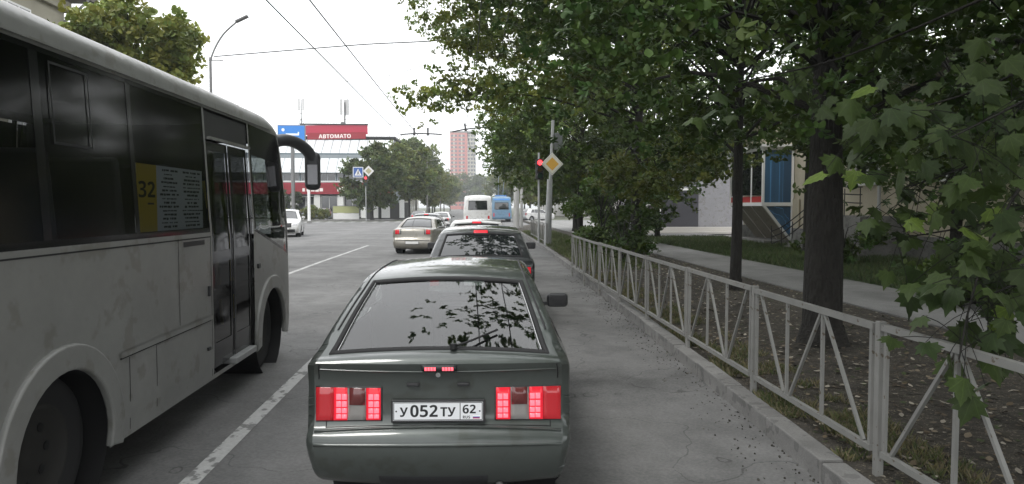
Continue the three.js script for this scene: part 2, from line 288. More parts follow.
// ------------------------------------------------------------------ cars
const plateMat = (left, num, right, region) => std([1, 1, 1], 0.45, 0, { map: print(520, 112, (c, w, h) => {
  c.fillStyle = '#e4e6ea'; c.fillRect(0, 0, w, h); c.strokeStyle = '#1a1a1c'; c.lineWidth = 4; c.strokeRect(4, 4, w - 8, h - 8); c.beginPath(); c.moveTo(388, 4); c.lineTo(388, h - 4); c.stroke();
  c.fillStyle = '#17181b'; c.textBaseline = 'alphabetic';
  c.font = 'bold 78px sans-serif'; c.fillText(left, 38, 88); c.font = 'bold 100px sans-serif'; c.fillText(num, 96, 90); c.font = 'bold 78px sans-serif'; c.fillText(right, 272, 88);
  c.font = 'bold 74px sans-serif'; c.fillText(region, 400, 70); c.font = 'bold 24px sans-serif'; c.fillText('RUS', 402, 101);
  c.fillStyle = '#fff'; c.fillRect(462, 82, 40, 7); c.fillStyle = '#2b4fa8'; c.fillRect(462, 89, 40, 6); c.fillStyle = '#b32a2a'; c.fillRect(462, 95, 40, 6);
  c.fillStyle = '#222'; for (const x of [18, 502]) { c.beginPath(); c.arc(x, 56, 5, 0, 7); c.fill(); }
}) });
M.mirror = std([0.12, 0.12, 0.125], 0.08, 1);
function carPaint(c, metal = 0.35, rough = 0.38) { return phy(c, rough, metal, { clearcoat: 1, clearcoatRoughness: 0.06, map: dirtMap }); }
const GLASS = pane([0.42, 0.46, 0.45]); GLASS.ior = 2.0; const DARKGLASS = phy([0.012, 0.014, 0.016], 0.03, 0, { ior: 1.7, clearcoat: 1, clearcoatRoughness: 0.02 });

function buildCar(spec, paint, label, group) {
  const g = thing(spec.name, label, 'car', [0, 0, 0], 0, group); const S = shell(spec); const { L } = spec; const glass = spec.realGlass ? GLASS : DARKGLASS;
  const shellParts = [];
  for (const sg of spec.segs) {
    if (!sg.glass) { shellParts.push(S.patch(sg.name, 0, 1)); continue; }
    const [t0, t1, w0] = sg.glass;                          // opening: t range and half width share
    shellParts.push(S.patch(sg.name, 0, t0, -1, 1, 0, 2), S.patch(sg.name, t1, 1, -1, 1, 0, 2), S.patch(sg.name, t0, t1, -1, -w0, 0, null, 3), S.patch(sg.name, t0, t1, w0, 1, 0, null, 3));
  }
  const side = S.sideOutline(); const wins = spec.windows || [];
  for (const q of [-1, 1]) shellParts.push(S.panel(side, wins, 0, spec.fine || 0.06, q));
  obj('body', smooth(shellParts), paint, g);
  for (const sg of spec.segs) if (sg.glass) {
    const [t0, t1, w0] = sg.glass, wn = sg.name === 'rear_glass' ? 'rear_window' : 'windscreen';
    const w = obj(wn, S.patch(sg.name, t0 - 0.004, t1 + 0.004, -w0 - 0.004, w0 + 0.004, -0.008), glass, g);
    const m = 0.028 / 0.6; obj('seal', [S.pad(sg.name, t0 - 0.01, t0 + 0.028, -w0 - 0.008, w0 + 0.008, 0.004, 2, 12), S.pad(sg.name, t1 - 0.028, t1 + 0.01, -w0 - 0.008, w0 + 0.008, 0.004, 2, 12), S.pad(sg.name, t0, t1, -w0 - 0.012, -w0 + 0.03, 0.004, 10, 2), S.pad(sg.name, t0, t1, w0 - 0.03, w0 + 0.012, 0.004, 10, 2)], M.rubber, w);
    if (sg.name === 'rear_glass' && spec.defrost) for (const q of [-1, 1]) obj('trim_strip', S.pad(sg.name, t0 + 0.03, t1 - 0.02, q * (w0 - 0.045) - 0.006, q * (w0 - 0.045) + 0.006, 0.002, 10, 1), M.chrome, w);
  }
  for (const w of wins) for (const q of [-1, 1]) { const p = obj('side_window', S.panel(w, [], -0.008, 0.12, q), glass, g); obj('seal', S.panel(ringGeo(w, -0.015), [ringGeo(w, 0.012)], 0.003, 0.2, q), M.rubber, p); }
  for (const dr of spec.doors || []) for (const q of [-1, 1]) {
    const d = obj('door', S.panel(dr.pts, [], 0.004, 0.12, q), paint, g); const hx = dr.handle; const y = hx[1], s = hx[0]; obj('door_handle', rbox(0.025, 0.03, 0.16, 0.008, q * (S.X(s, y) + 0.015), y, L / 2 - s), M.darkPlastic, d);
    const e = dr.pts; const gap = ringGeo(e, -0.01); obj('door_gap', S.panel(gap, [e], 0.002, 0.2, q), M.black, d);
  }
  const cy = spec.axle || 0.29; for (const [c] of spec.archs) for (const q of [-1, 1]) wheelOn(g, q * (spec.hw - 0.115), cy, L / 2 - c, cy, 0.18);
  obj('underbody', [box(1.06, 0.26, L - 0.5, 0, 0.34, 0), box(1.5, 0.03, L - 0.9, 0, 0.45, 0)], M.black, g);
  for (const [c] of spec.archs) for (const q of [-1, 1]) { const l = new THREE.CylinderGeometry(0.36, 0.36, 0.26, 20, 1, true); l.rotateZ(Math.PI / 2); l.translate(q * (spec.hw - 0.2), cy + 0.02, L / 2 - c); obj('wheel_arch_liner', l, M.black, g); }
  // cabin
  if (spec.realGlass) {
    obj('cabin_trim', [box(1.36, 0.04, 0.72, 0, spec.belt - 0.06, L / 2 - spec.shelf), box(1.38, 0.3, 0.3, 0, spec.belt - 0.16, L / 2 - spec.dash)], M.interior, g);
    for (const [x, s] of [[-0.36, spec.seatS], [0.36, spec.seatS], [-0.36, spec.seatS - 0.85], [0.36, spec.seatS - 0.85]]) { const st = obj('seat', seatShell, M.interior, g); st.position.set(x, 0.42, L / 2 - s); }
  }
  // door mirrors
  for (const q of [-1, 1]) { const [s, y] = spec.mirror; const x = S.X(s, y); const m = obj('door_mirror', [rbox(0.2, 0.13, 0.09, 0.035, q * (x + 0.14), y + 0.03, L / 2 - s), box(0.1, 0.03, 0.05, q * (x + 0.03), y, L / 2 - s)], spec.mirrorPaint ? paint : M.darkPlastic, g); obj('mirror_glass', box(0.17, 0.1, 0.006, q * (x + 0.14), y + 0.03, L / 2 - s + 0.046, [0.0, 0, 0]), M.mirror, m); }
  for (const f of spec.extra || []) f(g, S, paint);
  return g;
}
const lampPad = (g, S, name, seg, t0, t1, u0, u1, mats, off = 0.012) => { // one lamp on each side, lens split across the width: mats = [[share, material, name], ...] from the outside in
  for (const q of [-1, 1]) {
    const base = obj(name, S.pad(seg, t0 - 0.015, t1 + 0.015, q * (u0 - 0.01), q * (u1 + 0.002), off * 0.5, 4, 8), M.darkPlastic, g); let u = u1;
    for (const [sh, m, nm] of mats) { const v = u - (u1 - u0) * sh; obj(nm || 'lens', S.pad(seg, t0, t1, q * v, q * u, off, 4, 4), m, base); u = v - 0.003; }
  }
};
function plateOn(g, S, seg, t, mat, name = 'license_plate') { const p = S.P(S.T(seg, t), 0, 0.022), a = S.P(S.T(seg, t) + 0.6, 0), b = S.P(S.T(seg, t) - 0.6, 0); const m = new THREE.Mesh(new THREE.PlaneGeometry(0.51, 0.104), mat); const frame = obj(name, rbox(0.535, 0.13, 0.014, 0.005), M.darkPlastic, g); m.name = 'plate_face'; m.position.z = (p.z > 0 ? 0.0095 : -0.0095); if (p.z < 0) m.rotation.y = Math.PI; shadowed(m); frame.add(m); frame.position.copy(p); const d = a.sub(b); frame.rotation.x = p.z > 0 ? Math.atan2(d.z, d.y) : -Math.atan2(-d.z, -d.y) * 0; return frame; }

// --- the grey-green hatchback right ahead
const hatchSpec = {
  name: 'hatchback', L: 4.1, hw: 0.778, r: 0.045, fine: 0.04, camber: 0.035, sill: 0.2, belt: 0.9, tumble: 0.42, axle: 0.28, rearTaper: 0.03, frontTaper: 0.12, realGlass: true, shelf: 0.55, dash: 3.0, seatS: 2.3, defrost: true, tuck: 0.2,
  segs: [
    { name: 'rear_bumper', pts: [[0.16, 0.24], [0.06, 0.29], [0.015, 0.38], [0.0, 0.47], [0.015, 0.55], [0.05, 0.575]], n: 12 },
    { name: 'tail_panel', pts: [[0.05, 0.575], [0.075, 0.62], [0.085, 0.7], [0.09, 0.8], [0.085, 0.88], [0.07, 0.93], [0.06, 0.957]], n: 14 },
    { name: 'tail_lip', pts: [[0.06, 0.957], [0.072, 0.972], [0.13, 0.978]], n: 4 },
    { name: 'rear_glass', pts: [[0.13, 0.978], [0.5, 1.175], [0.92, 1.352]], n: 14, glass: [0.03, 0.955, 0.925] },
    { name: 'roof', pts: [[0.92, 1.352], [1.05, 1.378], [1.5, 1.4], [2.1, 1.392], [2.5, 1.345]], n: 16 },
    { name: 'front_glass', pts: [[2.5, 1.345], [2.85, 1.14], [3.2, 0.93]], n: 10, glass: [0.04, 0.96, 0.88] },
    { name: 'hood', pts: [[3.2, 0.93], [3.5, 0.89], [3.85, 0.81], [3.98, 0.76]], n: 10 },
    { name: 'front_end', pts: [[3.98, 0.76], [4.04, 0.66], [4.09, 0.52], [4.09, 0.4], [4.03, 0.26], [3.95, 0.2]], n: 12 },
  ],
  archs: [[0.78, 0.335], [3.24, 0.335]],
  windows: [[[0.62, 0.97], [1.18, 0.95], [1.28, 1.29], [1.02, 1.27]], [[1.26, 0.95], [1.95, 0.94], [1.95, 1.32], [1.36, 1.3]], [[2.03, 0.94], [2.95, 0.92], [2.5, 1.27], [2.03, 1.32]]],
  doors: [{ pts: [[1.22, 0.3], [1.98, 0.3], [1.98, 0.92], [1.22, 0.92]], handle: [1.36, 0.84] }, { pts: [[2.01, 0.3], [2.9, 0.3], [2.95, 0.9], [2.01, 0.92]], handle: [2.14, 0.84] }],
  mirror: [2.75, 0.93],
  extra: [(g, S, paint) => {
    const L = 4.1;
    lampPad(g, S, 'tail_light', 'tail_panel', 0.17, 0.53, 0.46, 0.985, [[0.27, M.tailLens, 'marker_lens'], [0.21, M.brakeLens, 'brake_lens'], [0.28, M.clearLens, 'reversing_lens'], [0.22, M.brakeLens, 'brake_lens']]);
    for (const q of [-1, 1]) { obj('turn_lens', S.pad('tail_panel', 0.36, 0.53, q * 0.585, q * 0.712, 0.016, 2, 3), M.dimLens, g); for (const [u0, u1] of [[0.735, 0.825], [0.475, 0.565]]) { const ft = [0.2, 0.27, 0.34, 0.41].flatMap((t) => [0, 1].map((k) => S.pad('tail_panel', t, t + 0.055, q * (u0 + k * (u1 - u0) / 2), q * (u0 + (k + 0.86) * (u1 - u0) / 2), 0.0155, 1, 1))); obj('reflector_facet', ft, M.brakeFacet, g).userData.kind = 'stuff'; } }
    const hb = obj('high_brake_light', S.pad('tail_panel', 0.89, 0.985, -0.13, 0.15, 0.02, 2, 10), M.darkPlastic, g);
    for (let k = 0; k < 10; k++) if (k !== 4 && k !== 5) obj('lamp_cell', S.pad('tail_panel', 0.915, 0.965, -0.105 + k * 0.0235, -0.105 + k * 0.0235 + 0.018, 0.024, 1, 1), M.brakeFacet, hb);
    obj('chrome_base', S.pad('tail_panel', 0.855, 0.88, -0.1, 0.12, 0.01, 1, 8), M.chrome, hb);
    plateOn(g, S, 'tail_panel', 0.3, plateMat('У', '052', 'ТУ', '62'));
    obj('plate_lamp', [-1, 1].map((q) => { const p = S.P(S.T('tail_panel', 0.58), q * 0.2, 0.012); return rbox(0.07, 0.018, 0.03, 0.005, p.x, p.y, p.z); }), M.darkPlastic, g);
    { const p = S.P(S.T('tail_panel', 0.74), 0.0, 0.002), c = new THREE.CylinderGeometry(0.014, 0.014, 0.016, 16); c.rotateX(Math.PI / 2); c.translate(p.x, p.y, p.z); obj('lock', c, M.chrome, g); }
    for (const gp of [S.pad('tail_panel', 0.035, 0.055, -0.9, 0.9, 0.002, 1, 14), S.pad('tail_panel', 0.03, 0.2, -0.905, -0.898, 0.002, 4, 1), S.pad('tail_panel', 0.03, 0.2, 0.898, 0.905, 0.002, 4, 1), S.pad('tail_panel', 0.63, 0.97, -0.965, -0.957, 0.002, 6, 1), S.pad('tail_panel', 0.63, 0.97, 0.957, 0.965, 0.002, 6, 1)]) obj('tailgate_gap', gp, M.black, g);
    obj('crease', S.pad('tail_panel', 0.795, 0.825, -0.95, 0.95, 0.006, 1, 16), paint, g);
    obj('bumper_strip', [S.pad('rear_bumper', 0.66, 0.7, -0.99, 0.99, 0.01, 1, 18), S.pad('rear_bumper', 0.9, 0.96, -0.99, 0.99, 0.012, 1, 18)], paint, g);
    obj('bumper_recess', S.pad('rear_bumper', 0.02, 0.3, -0.5, 0.42, 0.004, 4, 14), M.darkPlastic, g);
    obj('exhaust_pipe', cyl(0.022, 0.022, 0.2, 0.35, 0.25, L / 2 - 0.12, 12, [Math.PI / 2, 0, 0]), M.steel, g);
    // rear wiper
    { const a = S.P(S.T('rear_glass', 0.03), 0.12, 0.02), b = S.P(S.T('rear_glass', 0.24), 0.52, 0.014), c = S.P(S.T('rear_glass', 0.06), 0.2, 0.022); obj('rear_wiper', [new THREE.TubeGeometry(new THREE.CatmullRomCurve3([a, c, b]), 10, 0.007, 6), cyl(0.02, 0.02, 0.03, a.x, a.y, a.z, 10)], M.black, g); }
    for (const q of [-1, 1]) obj('roof_gutter', new THREE.TubeGeometry(new THREE.CatmullRomCurve3([0.3, 0.5, 0.7, 0.9].map((t) => S.P(S.T('rear_glass', t), q * 0.985, 0.0)).concat([0.1, 0.4, 0.7, 0.95].map((t) => S.P(S.T('roof', t), q * 0.985, 0.0)))), 40, 0.007, 6), M.black, g);
    lampPad(g, S, 'headlight', 'front_end', 0.06, 0.24, 0.52, 0.98, [[1, M.lampLens, 'lens']]);
    obj('grille', S.pad('front_end', 0.08, 0.2, -0.45, 0.45, 0.004, 2, 10), M.black, g);
  }],
};
{
  const c = buildCar(hatchSpec, carPaint([0.08, 0.093, 0.087], 0.4, 0.4), 'dusty grey-green hatchback with lit brake lights and white number plate');
  c.position.set(-0.125, 0, -(3.93 + 2.05)); c.rotation.y = -0.035;
}
// --- the dark hatchback in front of it
const carBspec = {
  ...hatchSpec, name: 'hatchback', hw: 0.85, L: 4.25, realGlass: false, defrost: false, belt: 0.95, tumble: 0.4,
  segs: [
    { name: 'rear_bumper', pts: [[0.14, 0.24], [0.03, 0.32], [0.0, 0.45], [0.03, 0.58]], n: 10 },
    { name: 'tail_panel', pts: [[0.03, 0.58], [0.1, 0.66], [0.12, 0.85], [0.13, 1.0], [0.15, 1.06]], n: 12 },
    { name: 'rear_glass', pts: [[0.15, 1.06], [0.38, 1.24], [0.68, 1.43]], n: 12, glass: [0.05, 0.93, 0.88] },
    { name: 'roof', pts: [[0.68, 1.43], [0.9, 1.468], [1.5, 1.5], [2.2, 1.48], [2.6, 1.42]], n: 16 },
    { name: 'front_glass', pts: [[2.6, 1.42], [3.0, 1.2], [3.4, 0.97]], n: 10, glass: [0.04, 0.96, 0.88] },
    { name: 'hood', pts: [[3.4, 0.97], [3.7, 0.92], [4.0, 0.82], [4.1, 0.76]], n: 10 },
    { name: 'front_end', pts: [[4.1, 0.76], [4.17, 0.64], [4.23, 0.52], [4.23, 0.4], [4.17, 0.26], [4.1, 0.2]], n: 12 },
  ],
  windows: [[[0.75, 1.05], [1.25, 1.02], [1.3, 1.37], [1.0, 1.36]], [[1.33, 1.02], [2.05, 1.0], [2.05, 1.41], [1.38, 1.38]], [[2.12, 1.0], [3.05, 0.98], [2.6, 1.35], [2.12, 1.41]]],
  archs: [[0.8, 0.34], [3.3, 0.34]], doors: [{ pts: [[1.3, 0.3], [2.07, 0.3], [2.07, 0.98], [1.3, 0.98]], handle: [1.45, 0.9] }, { pts: [[2.1, 0.3], [3.0, 0.3], [3.05, 0.95], [2.1, 0.98]], handle: [2.22, 0.9] }],
  mirror: [2.85, 1.08],
  extra: [(g, S, paint) => {
    lampPad(g, S, 'tail_light', 'tail_panel', 0.2, 0.62, 0.7, 0.98, [[0.6, M.farBrake, 'brake_lens'], [0.37, M.clearLens, 'reversing_lens']]);
    const hb = obj('high_brake_light', S.pad('rear_glass', 0.86, 0.985, -0.2, 0.2, 0.03, 2, 8), M.darkPlastic, g); obj('lamp_cell', S.pad('rear_glass', 0.875, 0.97, -0.18, 0.18, 0.036, 1, 8), M.brakeLens, hb);
    lampPad(g, S, 'headlight', 'front_end', 0.06, 0.28, 0.52, 0.98, [[1, M.lampLens, 'lens']]);
    obj('bumper_strip', S.pad('rear_bumper', 0.6, 0.7, -0.98, 0.98, 0.012, 1, 12), M.darkPlastic, g);
    plateOn(g, S, 'tail_panel', 0.3, M.white);
  }],
};
{ const c = buildCar(carBspec, carPaint([0.03, 0.034, 0.036], 0.3, 0.3), 'dark car with roof brake lamp lit, ahead of the grey-green hatchback'); c.position.set(0.17, 0, -(10.6 + 2.12)); c.rotation.y = -0.02; }

// --- silver saloon
const saloonSpec = {
  name: 'saloon_car', L: 4.35, hw: 0.86, r: 0.09, camber: 0.045, sill: 0.2, belt: 0.93, tumble: 0.5, axle: 0.3, rearTaper: 0.1, frontTaper: 0.14,
  segs: [
    { name: 'rear_bumper', pts: [[0.14, 0.24], [0.03, 0.3], [0.0, 0.45], [0.04, 0.58]], n: 10 },
    { name: 'tail_panel', pts: [[0.04, 0.58], [0.08, 0.66], [0.09, 0.8], [0.1, 0.92], [0.14, 0.975]], n: 12 },
    { name: 'boot_lid', pts: [[0.14, 0.975], [0.35, 1.0], [0.75, 1.02]], n: 8 },
    { name: 'rear_glass', pts: [[0.75, 1.02], [1.05, 1.2], [1.42, 1.36]], n: 12, glass: [0.04, 0.95, 0.88] },
    { name: 'roof', pts: [[1.42, 1.36], [1.65, 1.4], [2.1, 1.425], [2.5, 1.4], [2.75, 1.35]], n: 14 },
    { name: 'front_glass', pts: [[2.75, 1.35], [3.05, 1.17], [3.4, 0.98]], n: 10, glass: [0.04, 0.96, 0.88] },
    { name: 'hood', pts: [[3.4, 0.98], [3.8, 0.9], [4.1, 0.78], [4.2, 0.7]], n: 10 },
    { name: 'front_end', pts: [[4.2, 0.7], [4.29, 0.58], [4.34, 0.48], [4.33, 0.36], [4.25, 0.24], [4.15, 0.2]], n: 12 },
  ],
  archs: [[0.88, 0.345], [3.4, 0.345]],
  windows: [[[1.18, 1.01], [2.05, 0.99], [2.05, 1.34], [1.62, 1.31]], [[2.13, 0.99], [3.1, 0.97], [2.72, 1.27], [2.13, 1.34]]],
  doors: [{ pts: [[1.25, 0.3], [2.07, 0.3], [2.07, 0.97], [1.25, 0.97]], handle: [1.4, 0.88] }, { pts: [[2.11, 0.3], [3.02, 0.3], [3.06, 0.94], [2.11, 0.97]], handle: [2.26, 0.88] }],
  mirror: [2.95, 1.04], mirrorPaint: true,
  extra: [(g, S, paint) => {
    lampPad(g, S, 'tail_light', 'tail_panel', 0.48, 0.86, 0.66, 0.985, [[0.7, M.farBrake, 'brake_lens'], [0.22, M.clearLens, 'reversing_lens']]);
    plateOn(g, S, 'rear_bumper', 0.68, M.white);
    lampPad(g, S, 'headlight', 'front_end', 0.05, 0.3, 0.5, 0.98, [[1, M.lampLens, 'lens']]);
    obj('bumper_strip', S.pad('rear_bumper', 0.84, 0.9, -0.98, 0.98, 0.012, 1, 12), M.darkPlastic, g);
    obj('boot_gap', [S.pad('tail_panel', 0.1, 0.13, -0.72, 0.72, 0.002, 1, 10), S.pad('boot_lid', 0.93, 0.97, -0.86, 0.86, 0.002, 1, 10)], M.black, g);
  }],
};
{ const c = buildCar(saloonSpec, carPaint([0.33, 0.31, 0.27], 0.5, 0.35), 'beige-silver saloon car with red tail lights in the lane beside the queue'); c.position.set(-2.05, 0, -(27.5 + 2.17)); c.rotation.y = -0.13; }
// --- white crossover facing the camera beyond the bus
const crossoverSpec = {
  name: 'crossover_car', L: 4.5, hw: 0.9, r: 0.1, camber: 0.05, sill: 0.26, belt: 1.05, tumble: 0.42, axle: 0.34, rearTaper: 0.08, frontTaper: 0.12,
  segs: [
    { name: 'rear_bumper', pts: [[0.14, 0.3], [0.02, 0.4], [0.0, 0.55], [0.04, 0.68]], n: 10 },
    { name: 'tail_panel', pts: [[0.04, 0.68], [0.1, 0.8], [0.12, 1.0], [0.15, 1.1]], n: 12 },
    { name: 'rear_glass', pts: [[0.15, 1.1], [0.35, 1.35], [0.55, 1.56]], n: 12, glass: [0.05, 0.9, 0.86] },
    { name: 'roof', pts: [[0.55, 1.56], [0.8, 1.63], [1.5, 1.67], [2.2, 1.64], [2.6, 1.57]], n: 14 },
    { name: 'front_glass', pts: [[2.6, 1.57], [3.0, 1.33], [3.4, 1.1]], n: 10, glass: [0.04, 0.96, 0.88] },
    { name: 'hood', pts: [[3.4, 1.1], [3.8, 1.06], [4.2, 0.97], [4.34, 0.9]], n: 10 },
    { name: 'front_end', pts: [[4.34, 0.9], [4.42, 0.78], [4.48, 0.62], [4.48, 0.46], [4.4, 0.32], [4.3, 0.26]], n: 12 },
  ],
  archs: [[0.85, 0.39], [3.5, 0.39]],
  windows: [[[0.75, 1.13], [1.3, 1.12], [1.3, 1.52], [1.0, 1.5]], [[1.37, 1.12], [2.1, 1.1], [2.1, 1.55], [1.37, 1.53]], [[2.17, 1.1], [3.05, 1.08], [2.6, 1.48], [2.17, 1.55]]],
  doors: [{ pts: [[1.34, 0.4], [2.12, 0.4], [2.12, 1.08], [1.34, 1.08]], handle: [1.5, 0.98] }, { pts: [[2.15, 0.4], [3.0, 0.4], [3.05, 1.05], [2.15, 1.08]], handle: [2.28, 0.98] }],
  mirror: [2.9, 1.17], mirrorPaint: true,
  extra: [(g, S, paint) => {
    lampPad(g, S, 'headlight', 'front_end', 0.05, 0.24, 0.6, 0.98, [[1, M.lampLens, 'lens']]);
    obj('grille', S.pad('front_end', 0.1, 0.42, -0.55, 0.55, 0.006, 3, 10), M.black, g); obj('air_intake', S.pad('front_end', 0.55, 0.8, -0.85, 0.85, 0.006, 3, 10), M.black, g);
    plateOn(g, S, 'front_end', 0.5, M.white);
    lampPad(g, S, 'tail_light', 'tail_panel', 0.3, 0.9, 0.7, 0.985, [[1, M.tailLens, 'lens']]);
  }],
};
{ const c = buildCar(crossoverSpec, carPaint([0.72, 0.72, 0.71], 0.05, 0.3), 'white crossover with black grille coming the other way past the bus'); c.position.set(-11.75, 0, -45.5); c.rotation.y = Math.PI + 0.17; }
// cars further along the queue and parked by the shops
{
  const put = (spec, col, label, x, d, turn, group) => { const c = buildCar(spec, carPaint(col, 0.3, 0.35), label, group); c.position.set(x, 0, -d); c.rotation.y = turn; return c; };
  put(carBspec, [0.62, 0.62, 0.61], 'white hatchback waiting between the dark car and the white bus', 0.15, 19.4, -0.02);
  put(saloonSpec, [0.6, 0.6, 0.6], 'white saloon car in the lane beyond the beige-silver saloon', -2.5, 58, -0.02);
  put(carBspec, [0.06, 0.065, 0.07], 'dark grey hatchback just beyond the beige-silver saloon', -2.4, 39, -0.02);
  put(saloonSpec, [0.16, 0.16, 0.17], 'grey saloon car far up the road under the trees', -5.8, 78, 0);
  put(crossoverSpec, [0.66, 0.66, 0.65], 'white crossover parked beyond the twin concrete poles', 8.6, 92, -1.1);
  put(saloonSpec, [0.5, 0.5, 0.52], 'pale saloon car parked in front of the red shop front', -27, 103, 1.4, 'cars parked by the shop front');
  put(crossoverSpec, [0.2, 0.22, 0.25], 'dark crossover parked in front of the red shop front', -22.4, 103, 1.5, 'cars parked by the shop front');
}

// ------------------------------------------------------------------ buses
M.dirtySteel = std([0.03, 0.029, 0.027], 0.8, 0.1); M.glossBlack = std([0.01, 0.01, 0.011], 0.12); M.mirrorPlastic = std([0.05, 0.052, 0.056], 0.4);
const rect = (s0, s1, y0, y1) => [[s0, y0], [s1, y0], [s1, y1], [s0, y1]];
const busSeat = (() => { const a = rbox(0.44, 0.1, 0.42, 0.03, 0, 0.42, 0), b = rbox(0.44, 0.66, 0.08, 0.03, 0, 0.76, 0.22, [0.14, 0, 0]), l = box(0.04, 0.4, 0.3, 0, 0.2, 0); return joined([a, b, l]); })();
function buildBus(spec, paint, glass, label, category = 'bus') {
  const g = thing(spec.name, label, category); const S = shell(spec), { L, hw } = spec; const parts = [], side = S.sideOutline();
  for (const sg of spec.segs) {
    if (!sg.glass) { parts.push(S.patch(sg.name, 0, 1, -1, 1, 0, null, 24)); continue; }
    const [t0, t1, w0] = sg.glass; parts.push(S.patch(sg.name, 0, t0, -1, 1, 0, 2, 24), S.patch(sg.name, t1, 1, -1, 1, 0, 2, 24), S.patch(sg.name, t0, t1, -1, -w0, 0, null, 3), S.patch(sg.name, t0, t1, w0, 1, 0, null, 3));
  }
  for (const q of [-1, 1]) parts.push(S.panel(side, (q > 0 ? spec.doorSide : spec.plainSide).holes, 0, spec.fine || 0.16, q));
  obj('body', smooth(parts, 0.6), paint, g);
  for (const sg of spec.segs) if (sg.glass) { const [t0, t1, w0] = sg.glass; const w = obj(sg.name === 'front_glass' ? 'windscreen' : 'rear_window', S.patch(sg.name, t0, t1, -w0, w0, -0.006, null, 20), glass, g); obj('seal', [S.pad(sg.name, t0 - 0.01, t0 + 0.03, -w0, w0, 0.006, 1, 16), S.pad(sg.name, t1 - 0.03, t1 + 0.01, -w0, w0, 0.006, 1, 16), S.pad(sg.name, t0, t1, -w0 - 0.01, -w0 + 0.03, 0.006, 8, 1), S.pad(sg.name, t0, t1, w0 - 0.03, w0 + 0.01, 0.006, 8, 1)], M.rubber, w); }
  for (const q of [-1, 1]) {
    const sd = q > 0 ? spec.doorSide : spec.plainSide;
    for (const [pts, vent] of sd.panes) { const w = obj('side_window', S.panel(pts, [], -0.006, 0.2, q), q < 0 && spec.farGlass ? filmGlass : pts[0][0] > 5.5 && spec.farGlass ? GLASS : glass, g); if (vent) { obj('vent_frame', S.panel(vent, [ringGeo(vent, 0.02)], 0.004, 0.3, q), M.darkPlastic, w); } }
    for (const h of sd.pillars) obj('window_pillar', S.panel(h, [], -0.003, 0.25, q), spec.farGlass ? M.glossBlack : M.darkPlastic, g);
    for (const [s, rad] of spec.archs) { if (!spec.flare) continue;
      const a0 = -0.2, n = 22, inner = [], outer = []; for (let k = 0; k <= n; k++) { const a = a0 + (Math.PI - 2 * a0) * k / n; inner.push([s + (rad - 0.01) * Math.cos(a), spec.axle + (rad - 0.01) * Math.sin(a)]); outer.push([s + (rad + 0.11) * Math.cos(a), spec.axle + (rad + 0.11) * Math.sin(a)]); }
      const sh = new THREE.Shape([...outer, ...inner.reverse()].map((p) => new THREE.Vector2(...p))); const e = new THREE.ExtrudeGeometry(sh, { depth: 0.02, bevelEnabled: true, bevelSize: 0.015, bevelThickness: 0.015, bevelSegments: 3, curveSegments: 4 });
      const p = e.attributes.position; for (let i = 0; i < p.count; i++) { const ss = p.getX(i), y = p.getY(i), w = p.getZ(i); p.setXYZ(i, q * (S.X(ss, Math.max(y, spec.sill)) + w - 0.005), y, L / 2 - ss); } e.computeVertexNormals(); obj('wheel_arch_flare', metric(e), spec.flarePaint || paint, g);
    }
  }
  for (const [s] of spec.archs) for (const q of [-1, 1]) wheelOn(g, q * (hw - 0.26), spec.axle, L / 2 - s, spec.axle, 0.26, M.dirtySteel, 5);
  obj('underbody', [box(hw * 2 - 0.9, 0.4, L - 0.4, 0, spec.sill + 0.2, 0), box(hw * 2 - 0.1, 0.05, L - 0.2, 0, 1.02, 0)], M.black, g);
  for (const [s, rad] of spec.archs) for (const q of [-1, 1]) { const l = new THREE.CylinderGeometry(rad + 0.02, rad + 0.02, 0.5, 24, 1, true); l.rotateZ(Math.PI / 2); l.translate(q * (hw - 0.29), spec.axle, L / 2 - s); obj('wheel_arch_liner', l, M.black, g); }
  if (spec.seats) {
    obj('cabin_floor', box(hw * 2 - 0.12, 0.04, L - 0.3, 0, 1.07, 0), M.interior, g); obj('cabin_ceiling', box(hw * 2 - 0.5, 0.03, L - 0.9, 0, spec.H - 0.15, 0), M.interior, g);
    for (let s = 0.7; s < spec.seats; s += 0.78) for (const x of [-0.9, -0.44, 0.44, 0.9]) { const st = obj('seat', busSeat, M.interior, g); st.position.set(x * (hw - 0.1) / 1.08, 1.09, L / 2 - s); }
    obj('lining', [-1, 1].map((q) => box(0.02, 0.55, L - 0.6, q * (hw - 0.07), 1.34, 0)).slice(0, 1), M.interior, g);
  }
  for (const f of spec.extra || []) f(g, S, paint);
  return g;
}
const doorGlass = pane([0.06, 0.062, 0.065], 0.06);
const filmGlass = pane([0.018, 0.019, 0.02], 0.03);
const paintBus = phy([0.29, 0.293, 0.28], 0.42, 0.1, { clearcoat: 0.35, clearcoatRoughness: 0.25, map: dirtMap });
const busGlass = pane([0.4, 0.41, 0.42], 0.1); busGlass.ior = 1.38;
